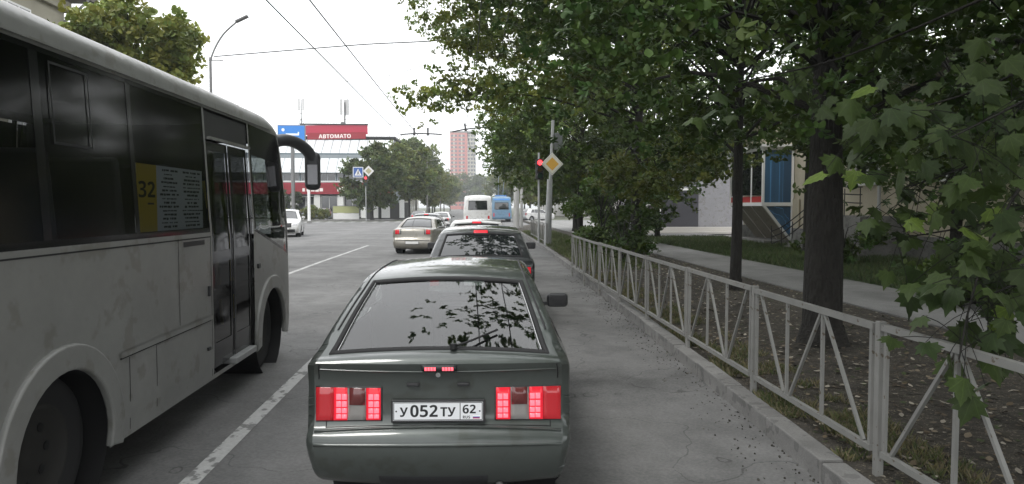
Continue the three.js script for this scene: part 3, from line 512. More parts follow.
const routeSign = std([1, 1, 1], 0.7, 0, { map: print(720, 460, (c, w, h) => {
  c.fillStyle = '#cfd6d8'; c.fillRect(0, 0, w, h); c.fillStyle = '#c9b23c'; c.fillRect(0, 0, 190, h); c.fillStyle = '#1b1c1a'; c.font = 'bold 150px sans-serif'; c.fillText('32', 14, 225);
  const r = rng(77); c.fillStyle = '#2c3338';                 // the lines of stops are too small to read: word shapes only
  for (const [x0, x1, big] of [[205, 430, 1], [460, 700, 0]]) for (let k = 0; k < 15; k++) { const hgt = k % 3 === 1 ? 9 : 15, cx = (x0 + x1) / 2, half = (x1 - x0) / 2 * (0.35 + 0.6 * r()); let x = cx - half; while (x < cx + half) { const ww = 10 + 34 * r(); c.fillRect(x, 20 + k * 29 + (hgt === 9 ? 4 : 0), ww, hgt * (0.8 + 0.3 * r())); x += ww + 5 + (r() < 0.25 ? 12 : 0); } }
  c.fillRect(100, 262, 60, 12);
}) });
const busSpec = {
  name: 'city_bus', fine: 0.075, farGlass: true, L: 7.0, H: 2.93, hw: 1.18, r: 0.13, camber: 0.07, sill: 0.32, belt: 1.63, tumble: 0.05, axle: 0.45, rearTaper: 0.03, frontTaper: 0.025, rearLen: 0.5, frontLen: 0.4, tuck: 0.06, flare: true, seats: 4.1,
  segs: [
    { name: 'rear_end', pts: [[0.12, 0.34], [0.02, 0.45], [0, 0.8], [0.0, 1.5]], n: 10 },
    { name: 'rear_glass', pts: [[0.0, 1.5], [0.04, 2.0], [0.12, 2.5]], n: 8, glass: [0.1, 0.9, 0.8] },
    { name: 'roof', pts: [[0.12, 2.5], [0.22, 2.78], [0.6, 2.905], [2.5, 2.93], [5.6, 2.92], [6.4, 2.89], [6.68, 2.8], [6.75, 2.72]], n: 38 },
    { name: 'front_glass', pts: [[6.75, 2.72], [6.83, 2.45], [6.92, 2.0], [6.99, 1.35]], n: 12, glass: [0.1, 0.95, 0.94] },
    { name: 'front_end', pts: [[6.99, 1.35], [7.02, 1.1], [7.03, 0.7], [6.98, 0.4], [6.9, 0.33]], n: 10 },
  ],
  archs: [[2.0, 0.5], [6.1, 0.5]],
  doorSide: {
    holes: [rect(0.25, 4.24, 1.63, 2.72), rect(4.28, 5.46, 0.36, 2.72), [[5.5, 1.6], [6.83, 1.27], [6.78, 1.95], [6.62, 2.58], [6.54, 2.7], [5.5, 2.72]]],
    panes: [[rect(0.29, 1.86, 1.67, 2.69)], [rect(1.94, 2.9, 1.67, 2.69), rect(2.02, 2.42, 2.2, 2.66)], [rect(2.96, 4.21, 1.67, 2.69)], [[[5.56, 1.62], [6.78, 1.32], [6.73, 1.95], [6.58, 2.38], [5.56, 2.42]]]],
    pillars: [rect(1.86, 1.94, 1.63, 2.72), rect(2.9, 2.96, 1.63, 2.72), rect(0.25, 0.29, 1.63, 2.72), rect(4.21, 4.24, 1.63, 2.72), rect(0.25, 4.24, 1.63, 1.67), rect(0.25, 4.24, 2.69, 2.72), [[5.5, 2.4], [6.58, 2.37], [6.54, 2.7], [5.5, 2.72]], [[5.5, 1.6], [6.83, 1.27], [6.78, 1.32], [5.56, 1.62]], rect(5.5, 5.56, 1.62, 2.4), [[6.78, 1.32], [6.83, 1.27], [6.78, 1.95], [6.62, 2.58], [6.57, 2.4], [6.73, 1.95]]],
  },
  plainSide: { holes: [rect(0.25, 6.3, 1.63, 2.72)], panes: [[rect(0.29, 1.86, 1.67, 2.69)], [rect(1.94, 2.9, 1.67, 2.69)], [rect(2.96, 4.21, 1.67, 2.69)], [rect(4.3, 5.3, 1.67, 2.69)], [rect(5.38, 6.26, 1.67, 2.69)]], pillars: [rect(1.86, 1.94, 1.63, 2.72), rect(2.9, 2.96, 1.63, 2.72), rect(4.21, 4.3, 1.63, 2.72), rect(5.3, 5.38, 1.63, 2.72)] },
  extra: [(g, S, paint) => {
    const L = 7.0;
    // folding door: two glazed leaves
    for (const [a, b] of [[4.31, 4.865], [4.885, 5.43]]) { const d = obj('door_leaf', S.panel(rect(a, b, 0.4, 2.44), [rect(a + 0.07, b - 0.07, 1.45, 2.36), rect(a + 0.07, b - 0.07, 0.62, 1.35)], -0.02, 0.3, 1), M.glossBlack, g);
      obj('door_pane', S.panel(rect(a + 0.06, b - 0.06, 1.44, 2.37), [], -0.026, 0.5, 1), doorGlass, d); obj('door_pane', S.panel(rect(a + 0.06, b - 0.06, 0.61, 1.36), [], -0.026, 0.5, 1), doorGlass, d); obj('door_seal', S.panel(rect(b - 0.012, b + 0.012, 0.42, 2.42), [], -0.012, 0.5, 1), M.rubber, d); }
    obj('door_header', S.panel(rect(4.3, 5.45, 2.45, 2.7), [], -0.012, 0.3, 1), M.darkPlastic, g);
    obj('door_gutter', bar([S.X(4.3, 2.44) + 0.02, 2.46, L / 2 - 4.3], [S.X(5.4, 2.44) + 0.02, 2.46, L / 2 - 5.42], 0.025, 0.03), paint, g);
    obj('door_step', rbox(0.16, 0.06, 0.62, 0.01, S.X(4.8, 0.4) - 0.03, 0.38, L / 2 - 5.05), M.galvanised, g);
    obj('grab_rail', [tube([[1.02, 0.7, L / 2 - 4.95], [0.98, 1.5, L / 2 - 4.9], [0.9, 2.1, L / 2 - 4.85]], 0.017, 14), tube([[1.0, 0.7, L / 2 - 5.36], [0.96, 1.6, L / 2 - 5.32], [0.9, 2.1, L / 2 - 5.3]], 0.017, 14)], std([0.62, 0.5, 0.05], 0.5), g);
    // panel seams, mouldings, flaps
    obj('skirt_moulding', S.panel(rect(2.62, 4.22, 0.865, 0.9), [], 0.012, 0.4, 1), paint, g);
    obj('panel_seam', [S.panel(rect(2.62, 4.22, 0.853, 0.865), [], 0.002, 0.4, 1), S.panel(rect(2.74, 2.748, 0.36, 0.85), [], 0.002, 0.4, 1), S.panel(rect(3.14, 3.148, 0.4, 0.85), [], 0.002, 0.4, 1), S.panel(rect(4.235, 4.245, 0.36, 1.6), [], 0.002, 0.4, 1), S.panel(rect(3.56, 3.568, 0.92, 1.6), [], 0.002, 0.4, 1), S.panel(rect(0.3, 4.24, 1.585, 1.595), [], 0.002, 0.4, 1)], M.rubber, g);
    obj('hatch_catch', [rbox(0.02, 0.09, 0.03, 0.006, S.X(4.16, 1.1) + 0.008, 1.12, L / 2 - 4.17), rbox(0.02, 0.03, 0.06, 0.006, S.X(4.16, 0.6) + 0.008, 0.62, L / 2 - 4.14), rbox(0.02, 0.05, 0.08, 0.006, S.X(5.6, 1.1) + 0.008, 1.22, L / 2 - 5.6)], M.darkPlastic, g);
    obj('lettering_strip', S.panel(rect(3.66, 4.1, 1.53, 1.57), [], 0.003, 0.4, 1), M.darkPlastic, g);
    obj('cant_gutter', bar([S.X(1, 2.74) + 0.008, 2.745, L / 2 - 0.3], [S.X(6, 2.74) + 0.008, 2.745, L / 2 - 6.3], 0.012, 0.02), paint, g);
    // route board behind the glass
    const bd = obj('route_board', box(0.012, 0.49, 1.2, 1.118, 1.915, L / 2 - 3.62), M.white, g); const f = new THREE.Mesh(new THREE.PlaneGeometry(1.2, 0.49), routeSign); f.name = 'board_face'; f.rotation.y = Math.PI / 2; f.position.set(1.127, 1.915, L / 2 - 3.62); shadowed(f); bd.add(f);
    // wing mirror on its curved arm
    const arm = obj('mirror_arm', new THREE.TubeGeometry(new THREE.CatmullRomCurve3([V(1.06, 2.64, L / 2 - 6.66), V(1.16, 2.68, L / 2 - 6.86), V(1.27, 2.65, L / 2 - 7.08), V(1.36, 2.55, L / 2 - 7.24), V(1.4, 2.42, L / 2 - 7.3), V(1.41, 2.3, L / 2 - 7.3)]), 30, 0.075, 12), M.mirrorPlastic, g);
    const hd = obj('mirror_head', rbox(0.2, 0.5, 0.16, 0.07, 1.39, 2.32, L / 2 - 7.3, [0, 0.2, 0]), M.mirrorPlastic, arm); obj('mirror_glass', rbox(0.13, 0.26, 0.01, 0.004, 1.405, 2.27, L / 2 - 7.217, [0, 0.2, 0]), M.mirror, hd);
    // driver's place
    obj('driver_partition', rbox(1.86, 1.62, 0.04, 0.01, -0.17, 1.9, L / 2 - 5.5), M.interior, g);
    obj('driver_seat', seatShell, M.interior, g).position.set(-0.62, 1.05, L / 2 - 5.95); obj('dashboard', rbox(2.0, 0.3, 0.4, 0.05, 0, 1.3, L / 2 - 6.65), M.interior, g);
    obj('steering_wheel', (() => { const t = new THREE.TorusGeometry(0.22, 0.016, 8, 28); t.rotateX(-0.9); t.translate(-0.62, 1.58, L / 2 - 6.4); return t; })(), M.black, g);
    obj('roof_hatch', rbox(0.8, 0.06, 0.8, 0.03, 0, 2.985, L / 2 - 3.2), paint, g);
    for (const q of [-1, 1]) { obj('headlight', S.pad('front_end', 0.45, 0.65, q * 0.6, q * 0.9, 0.01, 3, 4), M.lampLens, g); obj('tail_light', S.pad('rear_end', 0.55, 0.8, q * 0.78, q * 0.94, 0.012, 3, 3), M.tailLens, g); }
    obj('mud_flap', box(0.3, 0.4, 0.012, 0.95, 0.36, L / 2 - 1.42), M.rubber, g);
  }],
};
{ const b = buildBus(busSpec, paintBus, busGlass, 'silver-grey bus with dark windows and a yellow 32 route board'); b.position.set(-2.29 - 1.18, 0, -(2.03 + 3.5)); }


// --- small white bus at the head of the queue
const smallBusSpec = {
  name: 'minibus', L: 6.6, H: 2.72, hw: 1.16, r: 0.14, camber: 0.07, sill: 0.34, belt: 1.4, tumble: 0.07, axle: 0.4, rearTaper: 0.03, frontTaper: 0.06, rearLen: 0.5, frontLen: 0.5, tuck: 0.06,
  segs: [
    { name: 'rear_end', pts: [[0.1, 0.36], [0.0, 0.5], [0, 0.9], [0.0, 1.55]], n: 10 },
    { name: 'rear_glass', pts: [[0.0, 1.55], [0.03, 1.9], [0.1, 2.42]], n: 8, glass: [0.1, 0.92, 0.78] },
    { name: 'roof', pts: [[0.1, 2.42], [0.22, 2.64], [0.6, 2.72], [3, 2.76], [5.5, 2.72], [5.9, 2.6]], n: 20 },
    { name: 'front_glass', pts: [[5.9, 2.6], [6.2, 2.1], [6.45, 1.35]], n: 10, glass: [0.08, 0.95, 0.92] },
    { name: 'front_end', pts: [[6.45, 1.35], [6.56, 1.1], [6.6, 0.7], [6.55, 0.4]], n: 8 },
  ],
  archs: [[1.7, 0.47], [5.5, 0.47]],
  doorSide: { holes: [rect(0.4, 5.6, 1.4, 2.3)], panes: [[rect(0.42, 1.9, 1.42, 2.28)], [rect(1.98, 3.4, 1.42, 2.28)], [rect(3.48, 5.58, 1.42, 2.28)]], pillars: [rect(1.9, 1.98, 1.4, 2.3), rect(3.4, 3.48, 1.4, 2.3)] },
  plainSide: { holes: [rect(0.4, 5.6, 1.4, 2.3)], panes: [[rect(0.42, 1.9, 1.42, 2.28)], [rect(1.98, 3.4, 1.42, 2.28)], [rect(3.48, 5.58, 1.42, 2.28)]], pillars: [rect(1.9, 1.98, 1.4, 2.3), rect(3.4, 3.48, 1.4, 2.3)] },
  extra: [(g, S) => { for (const q of [-1, 1]) obj('tail_light', S.pad('rear_end', 0.5, 0.8, q * 0.8, q * 0.95, 0.012, 3, 3), M.tailLens, g); plateOn(g, S, 'rear_end', 0.5, M.white); obj('rear_bumper', S.pad('rear_end', 0.08, 0.3, -0.98, 0.98, 0.03, 2, 10), M.white, g); }],
};
{ const b = buildBus(smallBusSpec, phy([0.74, 0.74, 0.73], 0.4, 0, { clearcoat: 0.5, map: dirtMap }), DARKGLASS, 'small white bus seen from behind, with one rounded rear window'); b.position.set(0.5, 0, -(56 + 3.3)); b.rotation.y = -0.01; }
// --- blue trolleybus with its two poles up
const trolleySpec = {
  ...smallBusSpec, name: 'trolleybus', L: 11.5, H: 3.1, hw: 1.25, sill: 0.36, axle: 0.48, belt: 1.35,
  segs: [
    { name: 'rear_end', pts: [[0.1, 0.38], [0.0, 0.5], [0, 0.9], [0.0, 1.45]], n: 10 },
    { name: 'rear_glass', pts: [[0.0, 1.45], [0.03, 1.9], [0.1, 2.5]], n: 8, glass: [0.1, 0.92, 0.82] },
    { name: 'roof', pts: [[0.1, 2.5], [0.2, 2.9], [0.6, 3.05], [5, 3.1], [10.6, 3.05], [11.1, 2.8]], n: 20 },
    { name: 'front_glass', pts: [[11.1, 2.8], [11.25, 2.1], [11.35, 1.3]], n: 10, glass: [0.08, 0.95, 0.92] },
    { name: 'front_end', pts: [[11.35, 1.3], [11.45, 1.1], [11.48, 0.7], [11.4, 0.4]], n: 8 },
  ],
  archs: [[3.0, 0.55], [8.6, 0.55]],
  doorSide: { holes: [rect(0.5, 10.8, 1.4, 2.4)], panes: [0, 1, 2, 3, 4, 5, 6].map((k) => [rect(0.52 + k * 1.47, 0.52 + k * 1.47 + 1.4, 1.42, 2.38)]), pillars: [1, 2, 3, 4, 5, 6].map((k) => rect(0.45 + k * 1.47, 0.52 + k * 1.47, 1.4, 2.4)) },
  plainSide: { holes: [rect(0.5, 10.8, 1.4, 2.4)], panes: [0, 1, 2, 3, 4, 5, 6].map((k) => [rect(0.52 + k * 1.47, 0.52 + k * 1.47 + 1.4, 1.42, 2.38)]), pillars: [1, 2, 3, 4, 5, 6].map((k) => rect(0.45 + k * 1.47, 0.52 + k * 1.47, 1.4, 2.4)) },
  extra: [(g, S) => {
    const L = 11.5; for (const q of [-1, 1]) { obj('tail_light', S.pad('rear_end', 0.5, 0.8, q * 0.82, q * 0.95, 0.012, 3, 3), M.tailLens, g); obj('trolley_pole', tube([[q * 0.3, 3.35, L / 2 - 6.5], [q * 0.33, 4.6, L / 2 - 3.5], [q * 0.36, 6.2, L / 2 + 0.2]], 0.05, 10, 8), M.galvanised, g); }
    obj('roof_equipment', [rbox(1.5, 0.3, 2.4, 0.05, 0, 3.24, L / 2 - 6), rbox(1.2, 0.22, 1.2, 0.05, 0, 3.2, L / 2 - 2.6)], std([0.05, 0.16, 0.38], 0.5), g); obj('roof_edge', S.pad('roof', 0.08, 0.17, -1, 1, 0.012, 2, 12), std([0.05, 0.2, 0.5], 0.5), g);
  }],
};
{ const b = buildBus(trolleySpec, phy([0.12, 0.22, 0.32], 0.5, 0, { clearcoat: 0.3, map: dirtMap }), DARKGLASS, 'blue trolleybus with two roof poles raised, beside the white bus', 'trolleybus'); b.position.set(3.75, 0, -(86 + 5.75)); b.rotation.y = -0.02; }

// ------------------------------------------------------------------ trees and shrubs
function leafGeo(outline, fold = 0.25, curl = 0.15) {       // outline: half outline from stalk to tip [x, y], length 1
  const pos = [], idx = []; const n = outline.length; const put = (x, y) => { pos.push(x, y, -Math.abs(x) * fold + curl * y * y * -1); return pos.length / 3 - 1; };
  const mid = outline.map(([, y]) => put(0, y)), R = outline.map(([x, y]) => put(x, y)), Lf = outline.map(([x, y]) => put(-x, y));
  for (let i = 0; i < n - 1; i++) { if (outline[i][0] > 1e-4 || outline[i + 1][0] > 1e-4) { idx.push(mid[i], R[i], R[i + 1], mid[i], R[i + 1], mid[i + 1]); idx.push(mid[i], Lf[i + 1], Lf[i], mid[i], mid[i + 1], Lf[i + 1]); } }
  const g = new THREE.BufferGeometry(); g.setAttribute('position', new THREE.Float32BufferAttribute(pos, 3)); g.setIndex(idx); g.setAttribute('uv', new THREE.Float32BufferAttribute(new Float32Array(pos.length / 3 * 2), 2)); g.computeVertexNormals(); return g;
}
const simpleLeaf = leafGeo([[0, 0], [0.34, 0.25], [0.36, 0.5], [0.2, 0.82], [0, 1]]);
function sprigGeo(n, seed, spread = 1) {
  const r = rng(seed), list = [];
  for (let k = 0; k < n; k++) {
    const g = simpleLeaf.clone(), s = 0.75 + 0.5 * r(); g.scale(s, s, s); const t = k / n; g.rotateX(-0.5 - 1.7 * r()); g.rotateY((k % 2 ? 1 : -1) * (0.6 + 1.3 * r()) + (r() - 0.5)); g.rotateZ((r() - 0.5) * 1.6);
    g.translate((r() - 0.5) * 0.5 * spread, (r() - 0.5) * 0.5 * spread - 0.4 * t * t, -2.6 * t * spread + 1.3 * spread); list.push(g);
  }
  return joined(list.map((g) => g.toNonIndexed()));
}
const SPRIGS = [sprigGeo(12, 1), sprigGeo(12, 2), sprigGeo(11, 3)];
const leafMat = new THREE.MeshPhysicalMaterial({ color: lin(1, 1, 1), roughness: 0.6, specularIntensity: 0.45, metalness: 0, transmission: 0.4, thickness: 0, side: THREE.DoubleSide });
const twigBark = M.bark;
function barkTube(pts, r0, r1, seg, rad, seed) {             // tapered, slightly uneven tube with uv in metres
  const c = new THREE.CatmullRomCurve3(pts); const g = new THREE.TubeGeometry(c, seg, 1, rad); const p = g.attributes.position, uv = g.attributes.uv, len = c.getLength();
  for (let i = 0; i <= seg; i++) { const t = i / seg, q = c.getPointAt(t), R = mix(r0, r1, Math.pow(t, 0.8)); for (let j = 0; j <= rad; j++) { const k = i * (rad + 1) + j; const e = R * (1 + 0.1 * (vnoise(j / rad, t, 6, seed % 17 + 1) - 0.5) * 2 + 0.05 * Math.sin(j * 2.3 + seed)); p.setXYZ(k, q.x + (p.getX(k) - q.x) * e, q.y + (p.getY(k) - q.y) * e, q.z + (p.getZ(k) - q.z) * e); uv.setXY(k, Math.round(6.283 * r0 * 2) / 2 * j / rad + 0.0001, t * len); } }
  g.computeVertexNormals(); return g;
}
function tree(o) {
  const { name = 'linden_tree', label, category = 'tree', group, x, d, y = 0.1, h, r0, crown, clumps, per, leaf = 0.1, spread = 1.2, tint = [0.05, 0.085, 0.018], vary = 0.5, seed = 1, lean = [0, 0], low = [], shape } = o;
  const R = rng(seed * 131 + 7), g = thing(name, label, category, [x, y, -d], 0, group);
  const top = V(lean[0], h, lean[1]); const tp = [V(0, -0.15, 0), V(lean[0] * 0.1 + 0.05 * (R() - 0.5), h * 0.25, lean[1] * 0.1), V(lean[0] * 0.45 + 0.2 * (R() - 0.5), h * 0.6, lean[1] * 0.45 + 0.2 * (R() - 0.5)), top];
  const tc = new THREE.CatmullRomCurve3(tp); const tg = [barkTube(tp, r0, r0 * 0.3, 24, 14, seed)];
  if (!o.noFlare) { const fl = new THREE.CylinderGeometry(r0 * 1.0, r0 * 1.5, 0.4, 14, 3, true); fl.translate(0, 0.06, 0); tg.push(fl); }
  obj('trunk', tg, M.bark, g);
  // clump centres inside the crown
  const [cx, cy, cz, rx, ry, rz] = crown; const cs = [...low.map((p) => V(...p))];
  while (cs.length < clumps + low.length) { const a = V(R() * 2 - 1, R() * 2 - 1, R() * 2 - 1), l = a.length(); if (l > 1 || l < 0.35) continue; a.multiplyScalar(Math.pow(l, -0.35)); cs.push(V(cx + a.x * rx, cy + a.y * ry, cz + a.z * rz)); }
  const limbs = []; cs.forEach((c, i) => { if (o.noLimbs) return; const t0 = clamp(0.3 + 0.65 * (c.y - 1) / (h * 1.3) + 0.1 * (R() - 0.5), o.fork || 0.32, 0.98), a = tc.getPoint(t0), m = a.clone().lerp(c, 0.5).add(V((R() - 0.5) * 0.6, 0.5 + 0.3 * R(), (R() - 0.5) * 0.6)); limbs.push(barkTube([a, m, c.clone().add(V(0, 0.1, 0))], Math.max(0.02, r0 * 0.26 * (1.1 - t0) + 0.016), 0.006, 7, 5, seed + i)); });
  if (limbs.length) obj('branches', limbs, M.bark, g);
  // leaves: sprigs scattered round the clump centres
  const counts = [[]]; const gauss = () => (R() + R() + R() + R() - 2) * 0.87;
  for (const c of cs) {
    const k0 = 0.75 + 0.5 * R(), cr = spread * (0.7 + 0.6 * R()); const n = Math.round(per * (0.7 + 0.6 * R()));
    for (let i = 0; i < n; i++) { const p = V(c.x + gauss() * cr, c.y + gauss() * cr * 0.62, c.z + gauss() * cr); if (i % 4) counts[0].push([p, k0]); }
  }
  const m4 = new THREE.Matrix4(), qt = new THREE.Quaternion(), e = new THREE.Euler(), col = new THREE.Color();
  counts.forEach((list, v) => {
    const im = new THREE.InstancedMesh(SPRIGS[seed % 3], leafMat, list.length); im.name = 'crown'; im.userData.kind = 'stuff'; shadowed(im);
    list.forEach(([p, k0], i) => { e.set((R() - 0.5) * 1.5, R() * 6.283, (R() - 0.5) * 1.5); qt.setFromEuler(e); const s = leaf * (0.75 + 0.5 * R()); m4.compose(p, qt, V(s, s, s)); im.setMatrixAt(i, m4);
      const b = k0 * (1 + vary * (R() - 0.5)), w = (R() - 0.5) * 0.35; col.setRGB(tint[0] * b * (1 + w) * 1.55, tint[1] * b * 1.6, tint[2] * b * (1 - w) * 1.1); im.setColorAt(i, col); });
    g.add(im);
  });
  return g;
}
const G1 = 'lindens along the fence';
tree({ label: 'big dark tree trunk behind the fence, thickest of the row', group: G1, x: 4.45, d: 8.6, h: 9, r0: 0.25, crown: [-0.3, 6.6, -0.2, 4.6, 3.4, 4.6], clumps: 60, per: 88, leaf: 0.095, seed: 2, lean: [0.35, -0.3], low: [[-1.2, 3.0, -1.4], [1.3, 2.6, -0.8], [-0.3, 2.7, 1.2], [2.2, 3.0, 0.3], [-2.0, 3.6, -0.5], [2.6, 2.5, -1.5], [-2.4, 3.3, -2.5]], tint: [0.042, 0.07, 0.02] });
tree({ label: 'slender dark trunk behind the fence, next after the thickest one', group: G1, x: 5.5, d: 14.3, h: 9, r0: 0.13, crown: [-1.2, 7.3, 0, 5.0, 3.0, 4.6], clumps: 64, per: 82, leaf: 0.1, seed: 3, lean: [0.1, 0.2], low: [[-1.5, 3.4, 1.2], [0.8, 3.7, 0.6], [1.8, 3.8, -1], [-1.4, 3.6, -1.5], [0.0, 3.3, -2], [2.8, 3.4, 0.8]], tint: [0.045, 0.075, 0.02] });
tree({ label: 'spreading tree whose olive crown hangs over the road', group: G1, x: 5.6, d: 23.5, h: 11, r0: 0.2, crown: [-2.3, 9.8, 0, 5.6, 4.0, 5.2], clumps: 85, per: 85, leaf: 0.12, spread: 1.1, seed: 4, low: [[-5.6, 5.6, 0.6], [-4.6, 5.4, 1.5], [-3.2, 5.5, 1], [-0.8, 2.9, 1.2], [0.6, 2.6, 0.6], [0.2, 3.0, -2], [1.5, 3.0, 2], [-0.2, 2.4, 2.2], [0.9, 3.6, 1.4], [-6.9, 5.3, 0.2], [2.6, 3.6, 0]], tint: [0.088, 0.108, 0.028] });
tree({ label: 'leafy tree rising behind the pole with the diamond sign', group: G1, x: 6.0, d: 38.5, h: 9.5, r0: 0.18, crown: [-0.8, 6.4, 0, 4.4, 4.2, 4.4], clumps: 60, per: 80, leaf: 0.14, spread: 1.2, seed: 5, low: [[-1.6, 2.6, -1], [-0.6, 2.2, 1.2], [0.8, 2, 1.5], [-3.6, 4.6, -2], [-3.2, 3.4, -3.4], [-4.2, 5.6, -2.5], [-4.4, 4.2, -3]], tint: [0.06, 0.09, 0.022] });
tree({ label: 'tree beyond the short fence, above the parked white crossover', group: G1, x: 7.4, d: 50, h: 9, r0: 0.2, crown: [0, 6.4, 0, 4.2, 4.4, 4.4], clumps: 50, per: 60, leaf: 0.19, spread: 1.3, seed: 6, low: [[-2, 2.6, 1], [0, 2.3, 2]], tint: [0.06, 0.085, 0.022] });
// trees beside and behind the camera: they shade the pavement and are mirrored in the rear window
tree({ name: 'maple_tree', label: 'maple whose large-leaved branches hang over the fence', group: G1, x: 5.6, d: 3.4, h: 9, r0: 0.22, crown: [-0.6, 6.2, 0.2, 4.6, 3.0, 4.6], clumps: 60, per: 80, leaf: 0.1, seed: 7, tint: [0.042, 0.07, 0.02], low: [[-0.6, 3.4, -2], [0.4, 2.9, -3], [-0.4, 3.1, -1], [1.5, 2.6, -2.6]] });
tree({ label: 'tree of the row beside the road, back from the maple', group: G1, x: 5.2, d: -4, h: 10, r0: 0.22, crown: [-1.6, 7.0, 0, 4.8, 3.6, 5], clumps: 60, per: 70, leaf: 0.12, seed: 8 });
tree({ label: 'tree of the row beside the road, last before the junction', group: G1, x: 5.2, d: -13, h: 10, r0: 0.22, crown: [-1.6, 7.0, 0, 4.8, 3.8, 5], clumps: 50, per: 55, leaf: 0.15, seed: 9 });
// trees of the yard beyond the path
tree({ label: 'yard tree close to the beige wall, behind the hanging maple boughs', group: 'trees in the yard', x: 12.2, d: 17, h: 8, r0: 0.15, crown: [-0.3, 5.4, 0, 2.8, 3.2, 4.2], clumps: 44, per: 52, leaf: 0.14, seed: 11, tint: [0.042, 0.068, 0.02], low: [[-0.8, 2.6, 0.6], [0.6, 2.4, 2.2]] });
tree({ label: 'yard tree by the stairs, behind the thickest trunk', group: 'trees in the yard', x: 12.0, d: 24.5, h: 8, r0: 0.15, crown: [-0.2, 6.6, 0, 3.2, 2.6, 4.0], clumps: 32, per: 46, leaf: 0.15, seed: 13, tint: [0.045, 0.07, 0.02] });
tree({ label: 'yard tree at the turn of the footpath', x: 10.2, d: 38, h: 8, r0: 0.16, crown: [0, 5.8, 0, 4.2, 3.6, 4], clumps: 44, per: 60, leaf: 0.17, seed: 12, tint: [0.05, 0.075, 0.02], low: [[-2.6, 2.5, 1], [0, 2.4, 2]] });
// shrubs along the soil strip
function shrub(label, x, d, rx, ry, rz, leaf, seed, tint, group) { return tree({ name: 'shrub', label, category: 'shrub', group, x, d, h: ry * 1.2, r0: 0.035, crown: [0, ry * 0.95, 0, rx, ry * 0.85, rz], clumps: Math.max(8, Math.round(7 * rx * ry)), per: 45, leaf, spread: 0.42, seed, tint, noFlare: true, fork: 0.05 }); }
shrub('dense dark shrub right behind the far end of the long fence', 4.7, 21.5, 1.1, 1.1, 1.6, 0.1, 21, [0.042, 0.07, 0.018]);
shrub('bright green shrub by the pole with the diamond sign', 5.0, 26.5, 1.4, 1.9, 2.0, 0.11, 22, [0.06, 0.1, 0.022]);
shrub('wide shrub under the trees beyond the diamond sign', 6.6, 31, 2.2, 1.9, 1.8, 0.12, 23, [0.045, 0.075, 0.02]);
shrub('rounded flowering bush at the foot of the stairs', 11.0, 20.2, 1.3, 0.8, 1.5, 0.1, 26, [0.05, 0.08, 0.024]);
shrub('leafy bush on the lawn below the maple branches', 8.9, 11.8, 0.8, 0.55, 1.0, 0.09, 27, [0.045, 0.075, 0.02]);
// across the road and further off
tree({ name: 'maple_tree', label: 'olive-green maple standing behind the silver-grey bus', x: -11.9, d: 26, h: 7.6, r0: 0.2, crown: [0, 6.9, 0, 2.0, 2.7, 2.2], clumps: 50, per: 60, leaf: 0.17, spread: 0.62, seed: 31, tint: [0.14, 0.155, 0.05] });
tree({ name: 'round_tree', label: 'dense round-crowned tree in front of the glass-roofed shop building', x: -13.4, d: 95, h: 8, r0: 0.25, crown: [0, 5.9, 0, 4.0, 4.2, 4.0], clumps: 60, per: 55, leaf: 0.3, spread: 1.0, seed: 32, tint: [0.06, 0.08, 0.028] });
tree({ name: 'round_tree', label: 'smaller tree on the road side of the round-crowned one', x: -9.6, d: 108, h: 9, r0: 0.22, crown: [0, 7.6, 0, 3.2, 4.2, 3.6], clumps: 40, per: 50, leaf: 0.34, spread: 1.1, seed: 33, tint: [0.09, 0.11, 0.035] });
{
  const G = 'avenue trees on the far stretch of road'; let k = 0;
  for (const [x, d, s, t] of [[-11.5, 130, 1.25, 0], [-8.6, 142, 0.95, 1], [-12.5, 158, 1.4, 0], [-9.4, 178, 1.05, 1], [-11.5, 205, 1.3, 1], [-9.5, 240, 1.2, 0], [-9, 290, 1.25, 1], [10.5, 110, 1.0, 1], [11, 132, 1.1, 0], [12, 160, 1.25, 1], [11, 200, 1.2, 0], [10, 260, 1.25, 1], [5, 420, 1.9, 0], [-6, 430, 2.0, 0]])
    tree({ name: 'avenue_tree', label: x < 0 ? 'avenue tree on the shop side of the far road' : 'avenue tree on the trolleybus side of the far road', group: G, x, d, h: 8 * s, r0: 0.2, crown: [0, 7.0 * s, 0, 3.5 * s, 4.4 * s, 3.6 * s], clumps: 30, per: 38, leaf: 0.4 * s, spread: 1.3 * s, seed: 40 + k++, tint: t ? [0.11, 0.125, 0.04] : [0.07, 0.09, 0.032] });
}
